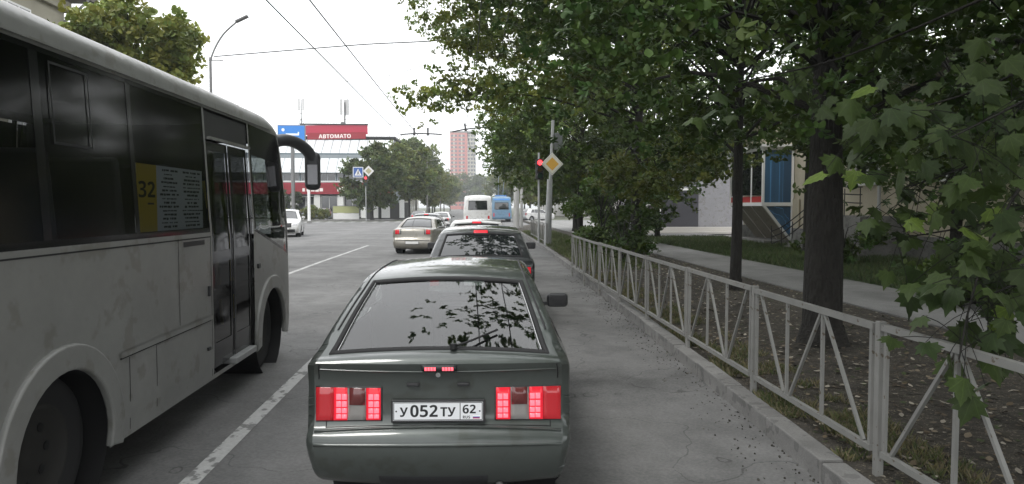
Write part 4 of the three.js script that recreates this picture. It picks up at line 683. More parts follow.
// big maple leaves on the branches that hang over the fence, each one a leaf of its own
{
  const lobes = []; const pts = [[0.03, 0], [0.22, -0.1], [0.2, 0.03], [0.46, 0.08], [0.4, 0.2], [0.58, 0.42], [0.36, 0.42], [0.38, 0.56], [0.2, 0.54], [0.15, 0.72], [0.09, 0.78], [0, 1.0]];
  const s = new THREE.Shape(); s.moveTo(0, 0.04); pts.forEach(([x, y]) => s.lineTo(x, y)); [...pts].reverse().forEach(([x, y]) => s.lineTo(-x, y)); 
  const variants = [0, 1, 2].map((v) => { let g = new TessellateModifier(0.34, 2).modify(new THREE.ShapeGeometry(s)); const p = g.attributes.position; for (let i = 0; i < p.count; i++) { const x = p.getX(i), y = p.getY(i); p.setZ(i, -0.2 * Math.abs(x) * (0.5 + v * 0.5) - 0.12 * y * y * (1 + v * 0.6) + 0.05 * Math.sin(x * 9 + v * 2)); } g.deleteAttribute('normal'); g = mergeVertices(g); g.computeVertexNormals(); return g; });
  const veins = colorTex(128, 1, (u, v) => { const x = (u - 0.5) * 1.0, y = v; let k = 1; for (const a of [0, 0.62, -0.62, 1.25, -1.25]) { const q = Math.abs(x * Math.cos(a) - (y) * Math.sin(a)); if (q < 0.013) k = 1.35; } k *= 0.85 + 0.3 * fbm(u, v, 12, 3, 99); return [clamp(k * 0.7), clamp(k * 0.7), clamp(k * 0.7)]; });
  const mats = [[0.07, 0.11, 0.03], [0.055, 0.095, 0.026], [0.085, 0.135, 0.032], [0.2, 0.3, 0.05]].map((c) => new THREE.MeshPhysicalMaterial({ color: lin(...c.map((v) => v * 0.85)), map: veins, roughness: 0.55, specularIntensity: 0.4, transmission: 0.3, thickness: 0, side: THREE.DoubleSide }));
  for (const v of variants) { const p = v.attributes.position, uv = new Float32Array(p.count * 2); for (let i = 0; i < p.count; i++) { uv[2 * i] = p.getX(i) + 0.5; uv[2 * i + 1] = p.getY(i); } v.setAttribute('uv', new THREE.BufferAttribute(uv, 2)); }
  const host = scene.children.find((c) => c.name === 'maple_tree'); const ox = 5.6, oy = 0.1, oz = -3.4; const R = rng(404); let count = 0;
  const twigs = []; // boughs given in world points; the tree's base is taken off
  const boughs = [
    [[5.2, 3.4, -3.6], [4.0, 2.8, -3.7], [3.2, 2.2, -3.7], [2.75, 1.6, -3.6], [2.55, 1.05, -3.5]],
    [[5.4, 3.2, -4.0], [4.1, 2.6, -4.3], [3.2, 2.15, -4.2], [2.5, 1.95, -4.0]],
    [[5.3, 3.7, -4.2], [4.2, 3.1, -4.4], [3.2, 2.6, -4.2], [2.3, 2.35, -4.0]],
    [[5.2, 3.9, -4.4], [3.8, 3.4, -4.8], [2.6, 2.9, -4.9], [1.7, 2.7, -4.9]],
    [[5.4, 3.0, -4.0], [4.4, 2.2, -4.2], [3.5, 1.8, -4.3], [2.6, 1.65, -4.2]],
    [[5.3, 2.8, -3.9], [4.3, 1.9, -4.0], [3.3, 1.5, -3.8], [2.7, 1.3, -3.7]],
    [[5.2, 3.6, -4.2], [4.1, 3.0, -4.0], [3.2, 2.5, -3.8], [2.5, 2.2, -3.6]],
  ];
  boughs.forEach((b, bi) => {
    const c = new THREE.CatmullRomCurve3(b.map(([x, y, z]) => V(x - ox, y - oy, z - oz))); twigs.push(barkTube(c.getPoints(6), 0.022, 0.004, 16, 6, bi));
    const n = [46, 40, 40, 38, 44, 44, 38][bi];
    for (let k = 0; k < n; k++) {
      const t = 0.58 + 0.42 * (k + R()) / n, p = c.getPoint(t), off = V((R() - 0.5) * 0.8, (R() - 0.6) * 0.7, (R() - 0.5) * 0.6).multiplyScalar(1.2 - 0.4 * t); const q = p.clone().add(off);
      twigs.push(new THREE.TubeGeometry(new THREE.QuadraticBezierCurve3(p, p.clone().lerp(q, 0.5).add(V(0, 0.04, 0)), q), 3, 0.0022, 4));
      const m = obj('leaf', variants[k % 3], R() < 0.05 ? mats[3] : mats[Math.floor(R() * 3)], host); m.position.copy(q); const s = 0.11 + 0.075 * R(); m.scale.setScalar(s); m.rotation.order = 'YXZ'; m.rotation.set(-0.15 - 1.0 * R(), R() < 0.7 ? (R() - 0.5) * 2.2 - 0.4 : R() * 6.283, Math.PI + (R() - 0.5) * 1.6); count++;
    }
  });
  obj('hanging_boughs', twigs, M.bark, host);
}

// ------------------------------------------------------------------ litter and grass
function scatter(name, geo, mat, n, label, category, fn, seed, tints) {
  const R = rng(seed), im = new THREE.InstancedMesh(geo, mat, n), m4 = new THREE.Matrix4(), q = new THREE.Quaternion(), e = new THREE.Euler(), c = new THREE.Color();
  for (let i = 0; i < n; i++) { const [x, y, z, rx, ry, rz, s, sy] = fn(R, i); e.set(rx, ry, rz, 'YXZ'); q.setFromEuler(e); m4.compose(V(x, y, z), q, V(s, sy || s, s)); im.setMatrixAt(i, m4); const t = tints[Math.floor(R() * tints.length)], b = 0.7 + 0.6 * R(); c.setRGB(t[0] * b, t[1] * b, t[2] * b); im.setColorAt(i, c); }
  im.name = name; shadowed(im); im.userData = { kind: 'stuff', label, category }; scene.add(im); return im;
}
const blade = (() => { const list = [], r = rng(12); for (let k = 0; k < 6; k++) { const g = new THREE.BufferGeometry(), a = r() * 6.283, l = 0.6 + 0.6 * r(), o = 0.35 * r(), w = 0.04; const dx = Math.cos(a), dz = Math.sin(a); const b = [dx * o * 0.4, 0, dz * o * 0.4]; g.setAttribute('position', new THREE.Float32BufferAttribute([b[0] - dz * w, 0, b[2] + dx * w, b[0] + dz * w, 0, b[2] - dx * w, b[0] + dx * 0.25 * l + dz * w * 0.6, l * 0.6, b[2] + dz * 0.25 * l, b[0] + dx * 0.6 * l, l * 0.95, b[2] + dz * 0.6 * l], 3)); g.setIndex([0, 1, 2, 1, 3, 2]); g.setAttribute('uv', new THREE.Float32BufferAttribute(new Float32Array(8), 2)); g.computeVertexNormals(); list.push(g.toNonIndexed()); } return joined(list); })();
const grassMat = new THREE.MeshPhysicalMaterial({ color: lin(1, 1, 1), roughness: 0.7, transmission: 0.25, thickness: 0, side: THREE.DoubleSide });
scatter('verge_grass', blade, grassMat, 5200, 'patchy dry grass along the kerb under the long fence', 'grass', (R) => { let x, d; for (let k = 0; k < 20; k++) { d = 2.5 + 17 * Math.pow(R(), 1.3); x = kerbX(d) + 0.16 + 0.75 * Math.pow(R(), 1.4); if (fbm(x / 6 + 0.11, d / 6 + 3, 11, 3, 95) > 0.47) break; } return [x, 0.1, -d, 0, R() * 6.283, 0, 0.045 + 0.06 * R(), 0.05 + 0.07 * R()]; }, 61, [[0.11, 0.12, 0.04], [0.17, 0.15, 0.07], [0.07, 0.1, 0.025], [0.22, 0.19, 0.11]]);
scatter('far_verge_grass', blade, grassMat, 3500, 'green grass at the kerb between the two fences', 'grass', (R) => { const d = 19 + 30 * R(), x = kerbX(d) + 0.2 + 2.2 * R(); return [x, 0.1, -d, 0, R() * 6.283, 0, 0.1 + 0.1 * R(), 0.1 + 0.12 * R()]; }, 62, [[0.09, 0.13, 0.03], [0.12, 0.14, 0.045]]);
scatter('lawn_grass', blade, grassMat, 16000, 'green grass of the lawn in front of the building', 'grass', (R) => { const d = 7 + 32 * Math.pow(R(), 1.2), x = 8.95 + 5.2 * R(); return [x, 0.11, -d, 0, R() * 6.283, 0, 0.1 + 0.12 * R(), 0.1 + 0.16 * R()]; }, 63, [[0.055, 0.1, 0.02], [0.075, 0.12, 0.03], [0.1, 0.12, 0.04]]);
scatter('fallen_leaves', simpleLeaf, new THREE.MeshStandardMaterial({ color: lin(1, 1, 1), roughness: 0.8, side: THREE.DoubleSide }), 9000, 'dry fallen leaves and twigs on the bare soil behind the fence', 'leaf litter', (R) => { const d = 1.5 + 24 * Math.pow(R(), 1.25), x = kerbX(d) + 0.2 + (6.4 - kerbX(d)) * R(); return [x, 0.125 + 0.03 * R(), -d, -1.2 - 0.7 * R(), R() * 6.283, (R() - 0.5) * 0.8, 0.03 + 0.045 * R()]; }, 64, [[0.1, 0.075, 0.045], [0.06, 0.045, 0.03], [0.16, 0.13, 0.09], [0.035, 0.03, 0.02], [0.04, 0.055, 0.018], [0.3, 0.27, 0.22]]);
scatter('kerbside_grit', new THREE.IcosahedronGeometry(1, 0), M.concrete.clone(), 900, 'grit and small debris in the gutter along the kerb', 'grit', (R) => { const d = 3 + 16 * R(), x = kerbX(d) - 0.05 - 0.45 * Math.pow(R(), 2); return [x, 0.004, -d, R() * 3, R() * 3, 0, 0.004 + 0.009 * R() * R()]; }, 65, [[0.5, 0.48, 0.42], [0.25, 0.23, 0.2], [0.9, 0.88, 0.84]]);

// ------------------------------------------------------------------ signal, signs, poles, wires
{ // leaning pole with the main-road sign
  const p = thing('sign_pole', 'leaning grey concrete pole carrying the yellow diamond sign', 'pole', [3.42, 0.1, -31.6]); obj('shaft', [cyl(0.17, 0.12, 3.0, 0.05, 1.5, 0, 16, [0, 0, -0.035]), cyl(0.075, 0.065, 2.7, 0.18, 4.3, 0, 14, [0, 0, -0.04])], M.galvanised, p);
  obj('control_cabinet', rbox(0.34, 0.75, 0.25, 0.02, 0.48, 4.7, 0.0), std([0.12, 0.13, 0.13], 0.6), p); obj('cabinet_bracket', box(0.3, 0.04, 0.04, 0.28, 4.75, 0), M.steel, p);
  const s = thing('main_road_sign', 'yellow diamond sign with a white border on the leaning pole', 'road sign', [3.6, 3.78, -31.38]); const dia = (w, z, t) => { const g = new RoundedBoxGeometry(w, w, t, 2, 0.006); g.rotateZ(Math.PI / 4); g.translate(0, 0, z); return g; };
  obj('plate', dia(0.72, 0, 0.02), std([0.75, 0.74, 0.68], 0.5), s); obj('rim', dia(0.66, 0.012, 0.008), std([0.35, 0.35, 0.32], 0.5), s); obj('white_field', dia(0.63, 0.0155, 0.008), std([0.75, 0.73, 0.62], 0.5), s); obj('yellow_field', dia(0.42, 0.02, 0.008), std([0.75, 0.42, 0.07], 0.5), s); obj('clamp', box(0.06, 0.06, 0.14, 0, 0, -0.08), M.steel, s); s.rotation.y = 0.1;
}
function signal(label, x, d, y, lit, turn = 0, withPole = true, sc = 1) {
  const g = thing('traffic_light', label, 'traffic light', [x, 0.1, -d], turn); if (withPole) obj('post', cyl(0.055, 0.05, y + 0.8, 0, (y + 0.8) / 2, -0.15, 12), M.galvanised, g);
  const h = obj('housing', rbox(0.36 * sc, 0.98 * sc, 0.22, 0.05, 0, y, 0), M.black, g);
  const L = [['red_lamp', [0.3, 0.01, 0.012]], ['amber_lamp', [0.1, 0.06, 0.005]], ['green_lamp', [0.006, 0.06, 0.03]]];
  L.forEach(([n, c], k) => { const c1 = cyl(0.125 * sc, 0.125 * sc, 0.03, 0, 0, 0, 24, [Math.PI / 2, 0, 0]); c1.translate(0, y + (0.31 - 0.31 * k) * sc, 0.115); const on = lit === k; obj(n, c1, std(c, 0.25, 0, on ? { emissive: lin(1, 0.05, 0.06), emissiveIntensity: 2.2 } : {}), h);
    const v = new THREE.CylinderGeometry(0.15 * sc, 0.15 * sc, 0.2, 18, 1, true, -1.9, 3.8); v.rotateX(Math.PI / 2); v.rotateZ(Math.PI); v.translate(0, y + (0.31 - 0.31 * k) * sc, 0.2); obj('visor', v, M.black, h); });
  return g;
}
signal('black traffic light showing red, next to the yellow diamond sign', 3.22, 33.4, 3.55, 0, 0.1);
signal('traffic light showing red under the round-crowned tree across the junction', -13.3, 89, 5.0, 0, 0.12, true, 1.25);
{
  const cross = thing('crossing_sign', 'square blue pedestrian crossing sign beside the far traffic light', 'road sign', [-14.2, 6.2, -88.8]);
  obj('plate', rbox(1.3, 1.3, 0.04, 0.02), std([0.6, 0.62, 0.66], 0.5), cross); obj('blue_field', box(1.1, 1.1, 0.01, 0, 0, 0.026), std([0.03, 0.09, 0.3], 0.5), cross); const tri = new THREE.Shape([new THREE.Vector2(-0.45, -0.42), new THREE.Vector2(0.45, -0.42), new THREE.Vector2(0, 0.42)]); const tg = new THREE.ExtrudeGeometry(tri, { depth: 0.008, bevelEnabled: false }); tg.translate(0, 0, 0.032); obj('white_triangle', tg, std([0.7, 0.7, 0.7], 0.5), cross); obj('bracket', box(1.0, 0.06, 0.05, 0.5, 0, -0.05), M.steel, cross); obj('walker', [bar([0.0, 0.05, 0.046], [-0.12, -0.32, 0.046], 0.01, 0.08), bar([0.0, 0.05, 0.046], [0.14, -0.32, 0.046], 0.01, 0.08), bar([0, 0.0, 0.046], [0.03, 0.2, 0.046], 0.01, 0.1)], M.black, cross);
  const rd = thing('main_road_sign', 'small diamond sign beside the far pedestrian crossing sign', 'road sign', [-12.9, 6.35, -88.8]); const dg = (w, z) => { const g = new THREE.BoxGeometry(w, w, 0.02); g.rotateZ(Math.PI / 4); g.translate(0, 0, z); return g; }; obj('plate', dg(0.95, 0), std([0.62, 0.62, 0.6], 0.5), rd); obj('inner_field', dg(0.55, 0.016), std([0.35, 0.33, 0.2], 0.5), rd); obj('bracket', box(0.06, 0.5, 0.05, 0, -0.5, -0.04), M.steel, rd);
}
function lampPost(label, x, d, h, reach, group) { const g = thing('street_lamp', label, 'street lamp', [x, 0, -d], 0, group); obj('post', cyl(0.12, 0.07, h, 0, h / 2, 0, 12), M.steel, g); obj('arm', tube([[0, h - 0.6, 0], [0.05 * reach, h + 0.05, 0], [0.45 * reach, h + 1.2, 0], [reach, h + 2.0, 0]], 0.05, 20, 8), M.steel, g); obj('lamp_head', rbox(0.75, 0.14, 0.26, 0.05, reach + 0.25, h + 2.12, 0, [0, 0, 0.45]), std([0.1, 0.1, 0.1], 0.5), g); obj('wire_bracket', box(0.8, 0.05, 0.05, 0.3, h - 0.15, 0), M.steel, g); return g; }
lampPost('curved-arm street lamp rising behind the bus roof', -14.4, 40, 10.1, 1.5);
for (const [x, d, l] of [[-7.6, 120, 'tall lamp post with crossarms standing among the avenue trees'], [-7.8, 175, 'tall lamp post with crossarms standing among the avenue trees']]) { const g = thing('lamp_post', l, 'lamp post', [x, 0, -d], 0, 'lamp posts along the avenue'); obj('post', cyl(0.16, 0.1, 9.5, 0, 4.75, 0, 10), M.concrete, g); obj('arm', tube([[0, 9.3, 0], [0.5, 9.7, 0], [1.8, 9.9, 0]], 0.05, 10, 6), M.steel, g); obj('lamp_head', rbox(0.7, 0.14, 0.25, 0.05, 2.1, 9.9, 0), M.steel, g); obj('crossarm', [box(1.6, 0.08, 0.08, 0.2, 6.4, 0), box(1.4, 0.08, 0.08, 0.2, 5.8, 0)], M.steel, g); }
for (const [x, d, r, h, l] of [[3.62, 57, 0.25, 3.6, 'thick pale concrete pole beside the blue trolleybus'], [4.15, 58.5, 0.13, 3.3, 'thinner white pole close to the thick concrete pole']]) { const g = thing('concrete_pole', l, 'pole', [x, 0.05, -d]); obj('shaft', [cyl(r, r * 0.9, h, 0, h / 2, 0, 14)], std([0.5, 0.5, 0.49], 0.8, 0, { map: dirtMap }), g); obj('cap', cyl(r * 0.98, r * 0.75, 0.12, 0, h + 0.06, 0, 14), M.concrete, g); }
{ const g = thing('white_post', 'slim white post in front of the red shop front', 'post', [-18.3, 0, -80]); obj('shaft', cyl(0.17, 0.15, 5.6, 0, 2.8, 0, 12), M.white, g); obj('base', cyl(0.3, 0.24, 0.3, 0, 0.15, 0, 12), M.concrete, g); }
// overhead trolley wires, span wires and hangers
const cable = (name, label, pts, r, group) => tag(obj(name, tube(pts, r, 60, 5), M.wire), label, 'wire', group);
cable('trolley_wire', 'trolley wire overhead, the one nearer the bus', [[-4.55, 6.5, 20], [-4.55, 6.45, -10], [-4.5, 6.4, -45], [-4.2, 6.3, -90], [-3.4, 6.2, -200]], 0.017, 'overhead trolley wires');
cable('trolley_wire', 'trolley wire overhead, the one nearer the trees', [[-3.6, 6.5, 20], [-3.6, 6.45, -10], [-3.4, 6.4, -45], [-2.6, 6.3, -90], [-1.6, 6.2, -200]], 0.017, 'overhead trolley wires');
cable('trolley_wire', 'trolley wire running in under the overhanging foliage, strand farther from the kerb', [[0.2, 6.6, 20], [0.2, 6.6, -20], [-0.3, 6.7, -45], [0.6, 6.5, -85], [1.0, 6.2, -200]], 0.014, 'trolley wires under the foliage');
cable('trolley_wire', 'trolley wire running in under the overhanging foliage, strand nearer the kerb', [[0.9, 6.6, 20], [0.9, 6.6, -20], [0.5, 6.75, -45], [1.4, 6.5, -85], [1.9, 6.2, -200]], 0.014, 'trolley wires under the foliage');
cable('span_wire', 'span wire from the street lamp across to the foliage, upper one', [[-14.2, 10.15, -40], [-6, 10.2, -37], [0, 10.0, -34], [4.4, 10.4, -30]], 0.03, 'span wires across the road');
cable('span_wire', 'span wire from the street lamp across to the foliage, lower one', [[-14.2, 9.1, -40], [-6, 8.75, -39], [0, 9.4, -34], [4.4, 9.6, -30]], 0.012, 'span wires across the road');
cable('span_wire', 'span wire above the pink tower carrying the trolley hangers', [[-16, 8.4, -45], [-4, 7.0, -45], [0, 7.1, -45], [5.4, 8.6, -45]], 0.012, 'span wires across the road');
for (const [x, y, l, t] of [[-3.2, 6.5, 'level trolley-wire hanger over the lane of the beige-silver saloon', 0.0], [0.05, 6.85, 'tilted trolley-wire hanger above the pink tower', 0.12]]) {
  const g = thing('wire_hanger', l, 'hanger', [x, y, -45]); g.rotation.z = t; obj('bar', tube([[-1.3, -0.06, 0], [-0.5, 0, 0], [0.5, 0, 0], [1.3, -0.04, 0]], 0.045, 14, 6), M.black, g); for (const q of [-0.45, 0.42]) obj('insulator', [cyl(0.05, 0.06, 0.35, q, 0.2, 0, 8), cyl(0.09, 0.05, 0.1, q, -0.06, 0, 8)], M.black, g);
}

// ------------------------------------------------------------------ buildings
function windowUnit(parent, x, y, z, w, h, faceX, frameMat = M.white, mull = 1) { // window with frame and pane; faceX: looks to -x, otherwise to +z
  const f = 0.07, gs = []; const B = (ww, hh, xx, yy) => faceX ? box(0.08, hh, ww, 0, yy, xx) : box(ww, hh, 0.08, xx, yy, 0);
  gs.push(B(w, f, 0, h / 2 - f / 2), B(w, f, 0, -h / 2 + f / 2), B(f, h - 2 * f, -w / 2 + f / 2, 0), B(f, h - 2 * f, w / 2 - f / 2, 0)); for (let k = 1; k <= mull; k++) gs.push(B(f * 0.8, h - 2 * f, -w / 2 + w * k / (mull + 1), 0));
  const o = obj('window', gs, frameMat, parent); o.position.set(x, y, z); obj('pane', faceX ? box(0.012, h - 2 * f, w - 2 * f, 0.02, 0, 0) : box(w - 2 * f, h - 2 * f, 0.012, 0, 0, -0.02), DARKGLASS, o); return o;
}
{ // building on the right: plastered wall, glazed bay, stairs
  const X0 = 14.6; const b = thing('apartment_block', 'beige plastered building behind the trees with window sills', 'building', [X0, 0, 0]);
  const holes = []; const wins = []; for (let d = 3.4; d < 29; d += 4.4) wins.push([d, 3.5]);
  const sh = new THREE.Shape([new THREE.Vector2(0, 0), new THREE.Vector2(37, 0), new THREE.Vector2(37, 6.2), new THREE.Vector2(0, 6.2)]); for (const [d, y] of wins) sh.holes.push(new THREE.Path([[d - 0.9, y - 0.8], [d + 0.9, y - 0.8], [d + 0.9, y + 0.8], [d - 0.9, y + 0.8]].map((p) => new THREE.Vector2(...p))));
  const g = new THREE.ExtrudeGeometry(sh, { depth: 0.4, bevelEnabled: false }); g.rotateY(Math.PI / 2); obj('wall', metric(g), M.plaster, b);
  for (const [d, y] of wins) { const w = windowUnit(b, 0.15, y, -d, 1.8, 1.6, true, M.white, 1); obj('sill', box(0.2, 0.05, 1.95, -0.2, -0.83, 0), M.white, w); }
  obj('plinth', box(0.1, 0.9, 37, -0.06, 0.45, -18.5), M.concrete, b); obj('rear_wall', box(0.3, 6.2, 37, 10, 3.1, -18.5), M.plaster, b); for (const z of [-0.15, -36.85]) obj('end_wall', box(9.4, 6.2, 0.3, 5.12, 3.1, z), M.plaster, b); obj('roof', box(11, 0.3, 38, 5, 6.37, -18.5), M.concrete, b); obj('downpipe', cyl(0.06, 0.06, 5.6, -0.12, 3.2, -24.2, 10), M.galvanised, b);
}
{ // glazed bay with slanted lower panels
  const b = thing('glazed_bay', 'glazed shop bay with blue posters and slanted panels underneath', 'shop bay', [13.15, 0, -33]); const w = 1.35, l = 3.9;   // x from 0 to w, z from +l/2 (near) to -l/2
  const zf = l / 2, zb = -l / 2, y0 = 1.98, y1 = 4.5;
  obj('frame', [box(0.1, y1 - y0, 0.1, 0, (y0 + y1) / 2, zf), box(0.1, y1 - y0, 0.1, w, (y0 + y1) / 2, zf), box(0.1, y1 - y0, 0.1, 0, (y0 + y1) / 2, zb), box(w + 0.1, 0.16, 0.12, w / 2, y0, zf), box(0.12, 0.16, l, 0, y0, 0), box(w + 0.1, 0.12, 0.12, w / 2, y1, zf), box(0.12, 0.12, l, 0, y1, 0), bar([0, y0, zf], [w, 0.3, zf], 0.1, 0.1), box(0.1, y0 - 0.3, 0.1, w, 1.1, zf), box(0.07, y1 - y0, 0.07, 0, (y0 + y1) / 2, zf - 1.3), box(0.07, y1 - y0, 0.07, 0, (y0 + y1) / 2, zf - 2.6)], M.white, b);
  const blue = (seed) => std([1, 1, 1], 0.35, 0, { map: print(256, 512, (c, W, H) => { const im = c.createImageData(W, H); for (let j = 0; j < H; j++) for (let i = 0; i < W; i++) { const u = i / W, v = j / H, s = fbm(u * 0.5 + 0.1 * fbm(u, v, 4, 3, seed), v * 0.5, 5, 4, seed), q = Math.abs(Math.sin((v * 3 - u * u * 2 + s * 3) * 3.1)); const k = (j * W + i) * 4, br = q < 0.16 ? 1.7 : 0.55 + 0.8 * s; im.data[k] = Math.min(255, 48 * br); im.data[k + 1] = Math.min(255, 80 * br); im.data[k + 2] = Math.min(255, 108 * br); im.data[k + 3] = 255; } c.putImageData(im, 0, 0); if (seed === 201) { c.fillStyle = '#b59a5a'; c.fillRect(0, 470, W, 42); } }) });
  obj('poster_pane', box(w - 0.1, y1 - y0 - 0.16, 0.02, w / 2, (y0 + y1) / 2, zf - 0.01), blue(201), b); const tri = new THREE.Shape([[0.1, y0 - 0.1], [w - 0.05, y0 - 0.1], [w - 0.05, 0.5]].map((p) => new THREE.Vector2(...p))); const tg = new THREE.ExtrudeGeometry(tri, { depth: 0.02, bevelEnabled: false }); tg.translate(0, 0, zf - 0.02); const uvs = tg.attributes.uv; for (let i = 0; i < uvs.count; i++) uvs.setXY(i, uvs.getX(i) / w, uvs.getY(i) / 2); obj('poster_pane', tg, blue(202), b);
  for (let k = 0; k < 3; k++) { const z = zf - 0.65 - k * 1.3; obj('pane', box(0.02, y1 - y0 - 0.5, 1.2, 0.0, (y0 + y1) / 2 + 0.17, z), DARKGLASS, b); obj('red_band', box(0.024, 0.26, 1.22, -0.003, y0 + 0.22, z), std([0.38, 0.03, 0.03], 0.5), b); }
  for (let k = 0; k < 3; k++) { const z = zf - 0.65 - k * 1.3; const p = obj('slanted_panel', box(0.05, 2.12, 1.24, 0, 0, 0), std([0.2, 0.18, 0.14], 0.7, 0, { map: dirtMap }), b); p.position.set(w / 2, (y0 + 0.3) / 2 - 0.02, z); p.rotation.z = Math.atan2(w, y0 - 0.35); obj('rib', box(0.07, 2.1, 0.05, -0.02, 0, 0.64), std([0.45, 0.43, 0.38], 0.6), p); }
  obj('roof', box(w + 0.4, 0.12, l + 0.4, w / 2, y1 + 0.12, 0), M.white, b); obj('plinth', box(w + 0.05, 0.34, l + 0.1, w / 2 + 0.1, 0.17, 0), M.concrete, b); obj('back_panel', box(0.05, 2, 0.6, w + 0.03, 1.2, zf + 0.35), M.plaster, b);
}
{ // stairs with black railing
  const s = thing('entrance_stairs', 'concrete entrance stairs with a curved black railing', 'stairs', [13.3, 0.1, -28]); const n = 9;
  for (let k = 0; k < n; k++) obj('step', box(1.6, 0.16 * (k + 1), 0.34, 0.35, 0.08 * (k + 1), k * 0.34), M.concrete, s); obj('landing', box(1.6, 1.44, 2.6, 0.35, 0.72, n * 0.34 + 1.1), M.concrete, s);
  const x = -0.4, P0 = [x, 0, -0.8], top = n * 0.34; for (const yy of [0.95, 0.7, 0.42]) obj('handrail', tube([[x, yy - 0.25, -1.5], [x, yy, -0.4], [x, yy + 0.8, top * 0.55], [x, yy + 1.44, top], [x, yy + 1.46, top + 2.4]], 0.022, 30, 6), M.black, s);
  for (let k = 0; k < 8; k++) { const z = -1.5 + k * 0.98; const base = clamp(z / top, 0, 1) * 1.44; obj('baluster', cyl(0.018, 0.018, 1.0, x, base + 0.45, z, 8), M.black, s); }
}
{ // grey outbuilding behind the slender trunk
  const b = thing('grey_outbuilding', 'grey rendered outbuilding with a dark double door and barred window', 'building', [14.6, 0, -47]); obj('wall', box(12, 6.4, 8, 3.2, 3.2, -4), std([0.3, 0.3, 0.32], 0.85, 0, { map: dirtMap }), b); obj('dark_panel', box(3.4, 2.7, 0.06, -0.9, 1.65, 0.03), std([0.05, 0.05, 0.06], 0.6), b); obj('door_lintel', box(2.2, 0.14, 0.1, -0.3, 3.05, 0.06), M.white, b); obj('ledge', [box(7, 0.3, 1.0, 0, 0.35, 0.6), box(7, 0.12, 1.5, 0, 0.14, 0.8)], std([0.55, 0.53, 0.5], 0.85), b); const w = windowUnit(b, -2.3, 2.2, 0.08, 1.0, 1.6, false, M.white, 1); obj('grille', [0, 1, 2, 3].map((k) => box(0.96, 0.03, 0.03, 0, -0.6 + k * 0.4, 0.06)), M.white, w); obj('roof', box(12.4, 0.2, 8.4, 3.2, 6.5, -4), M.concrete, b);
}
{ // eaves of the building behind the bus
  const b = thing('old_house', 'beige house whose deep eaves rise above the bus roof', 'building', [-16.6, 0, -30]); const wm = std([0.36, 0.34, 0.27], 0.9, 0, { map: M.plaster.map }); obj('wall', box(12, 10.4, 24, -6, 5.2, 12), wm, b); obj('cornice', box(12.4, 0.4, 24.4, -6, 10.0, 12), wm, b); obj('eaves', box(14, 0.25, 26.5, -6.2, 10.55, 12.2), std([0.12, 0.11, 0.1], 0.8), b); obj('brace', tube([[0.05, 9.3, 0.2], [0.75, 10.3, -0.3], [0.8, 10.5, -0.4]], 0.05, 10, 6), M.steel, b);
  for (const z of [3, 7, 11, 15, 19]) for (const y of [2.5, 5.5, 8.4]) windowUnit(b, 0.04, y, z, 1.4, 1.7, true, M.white, 1);
}
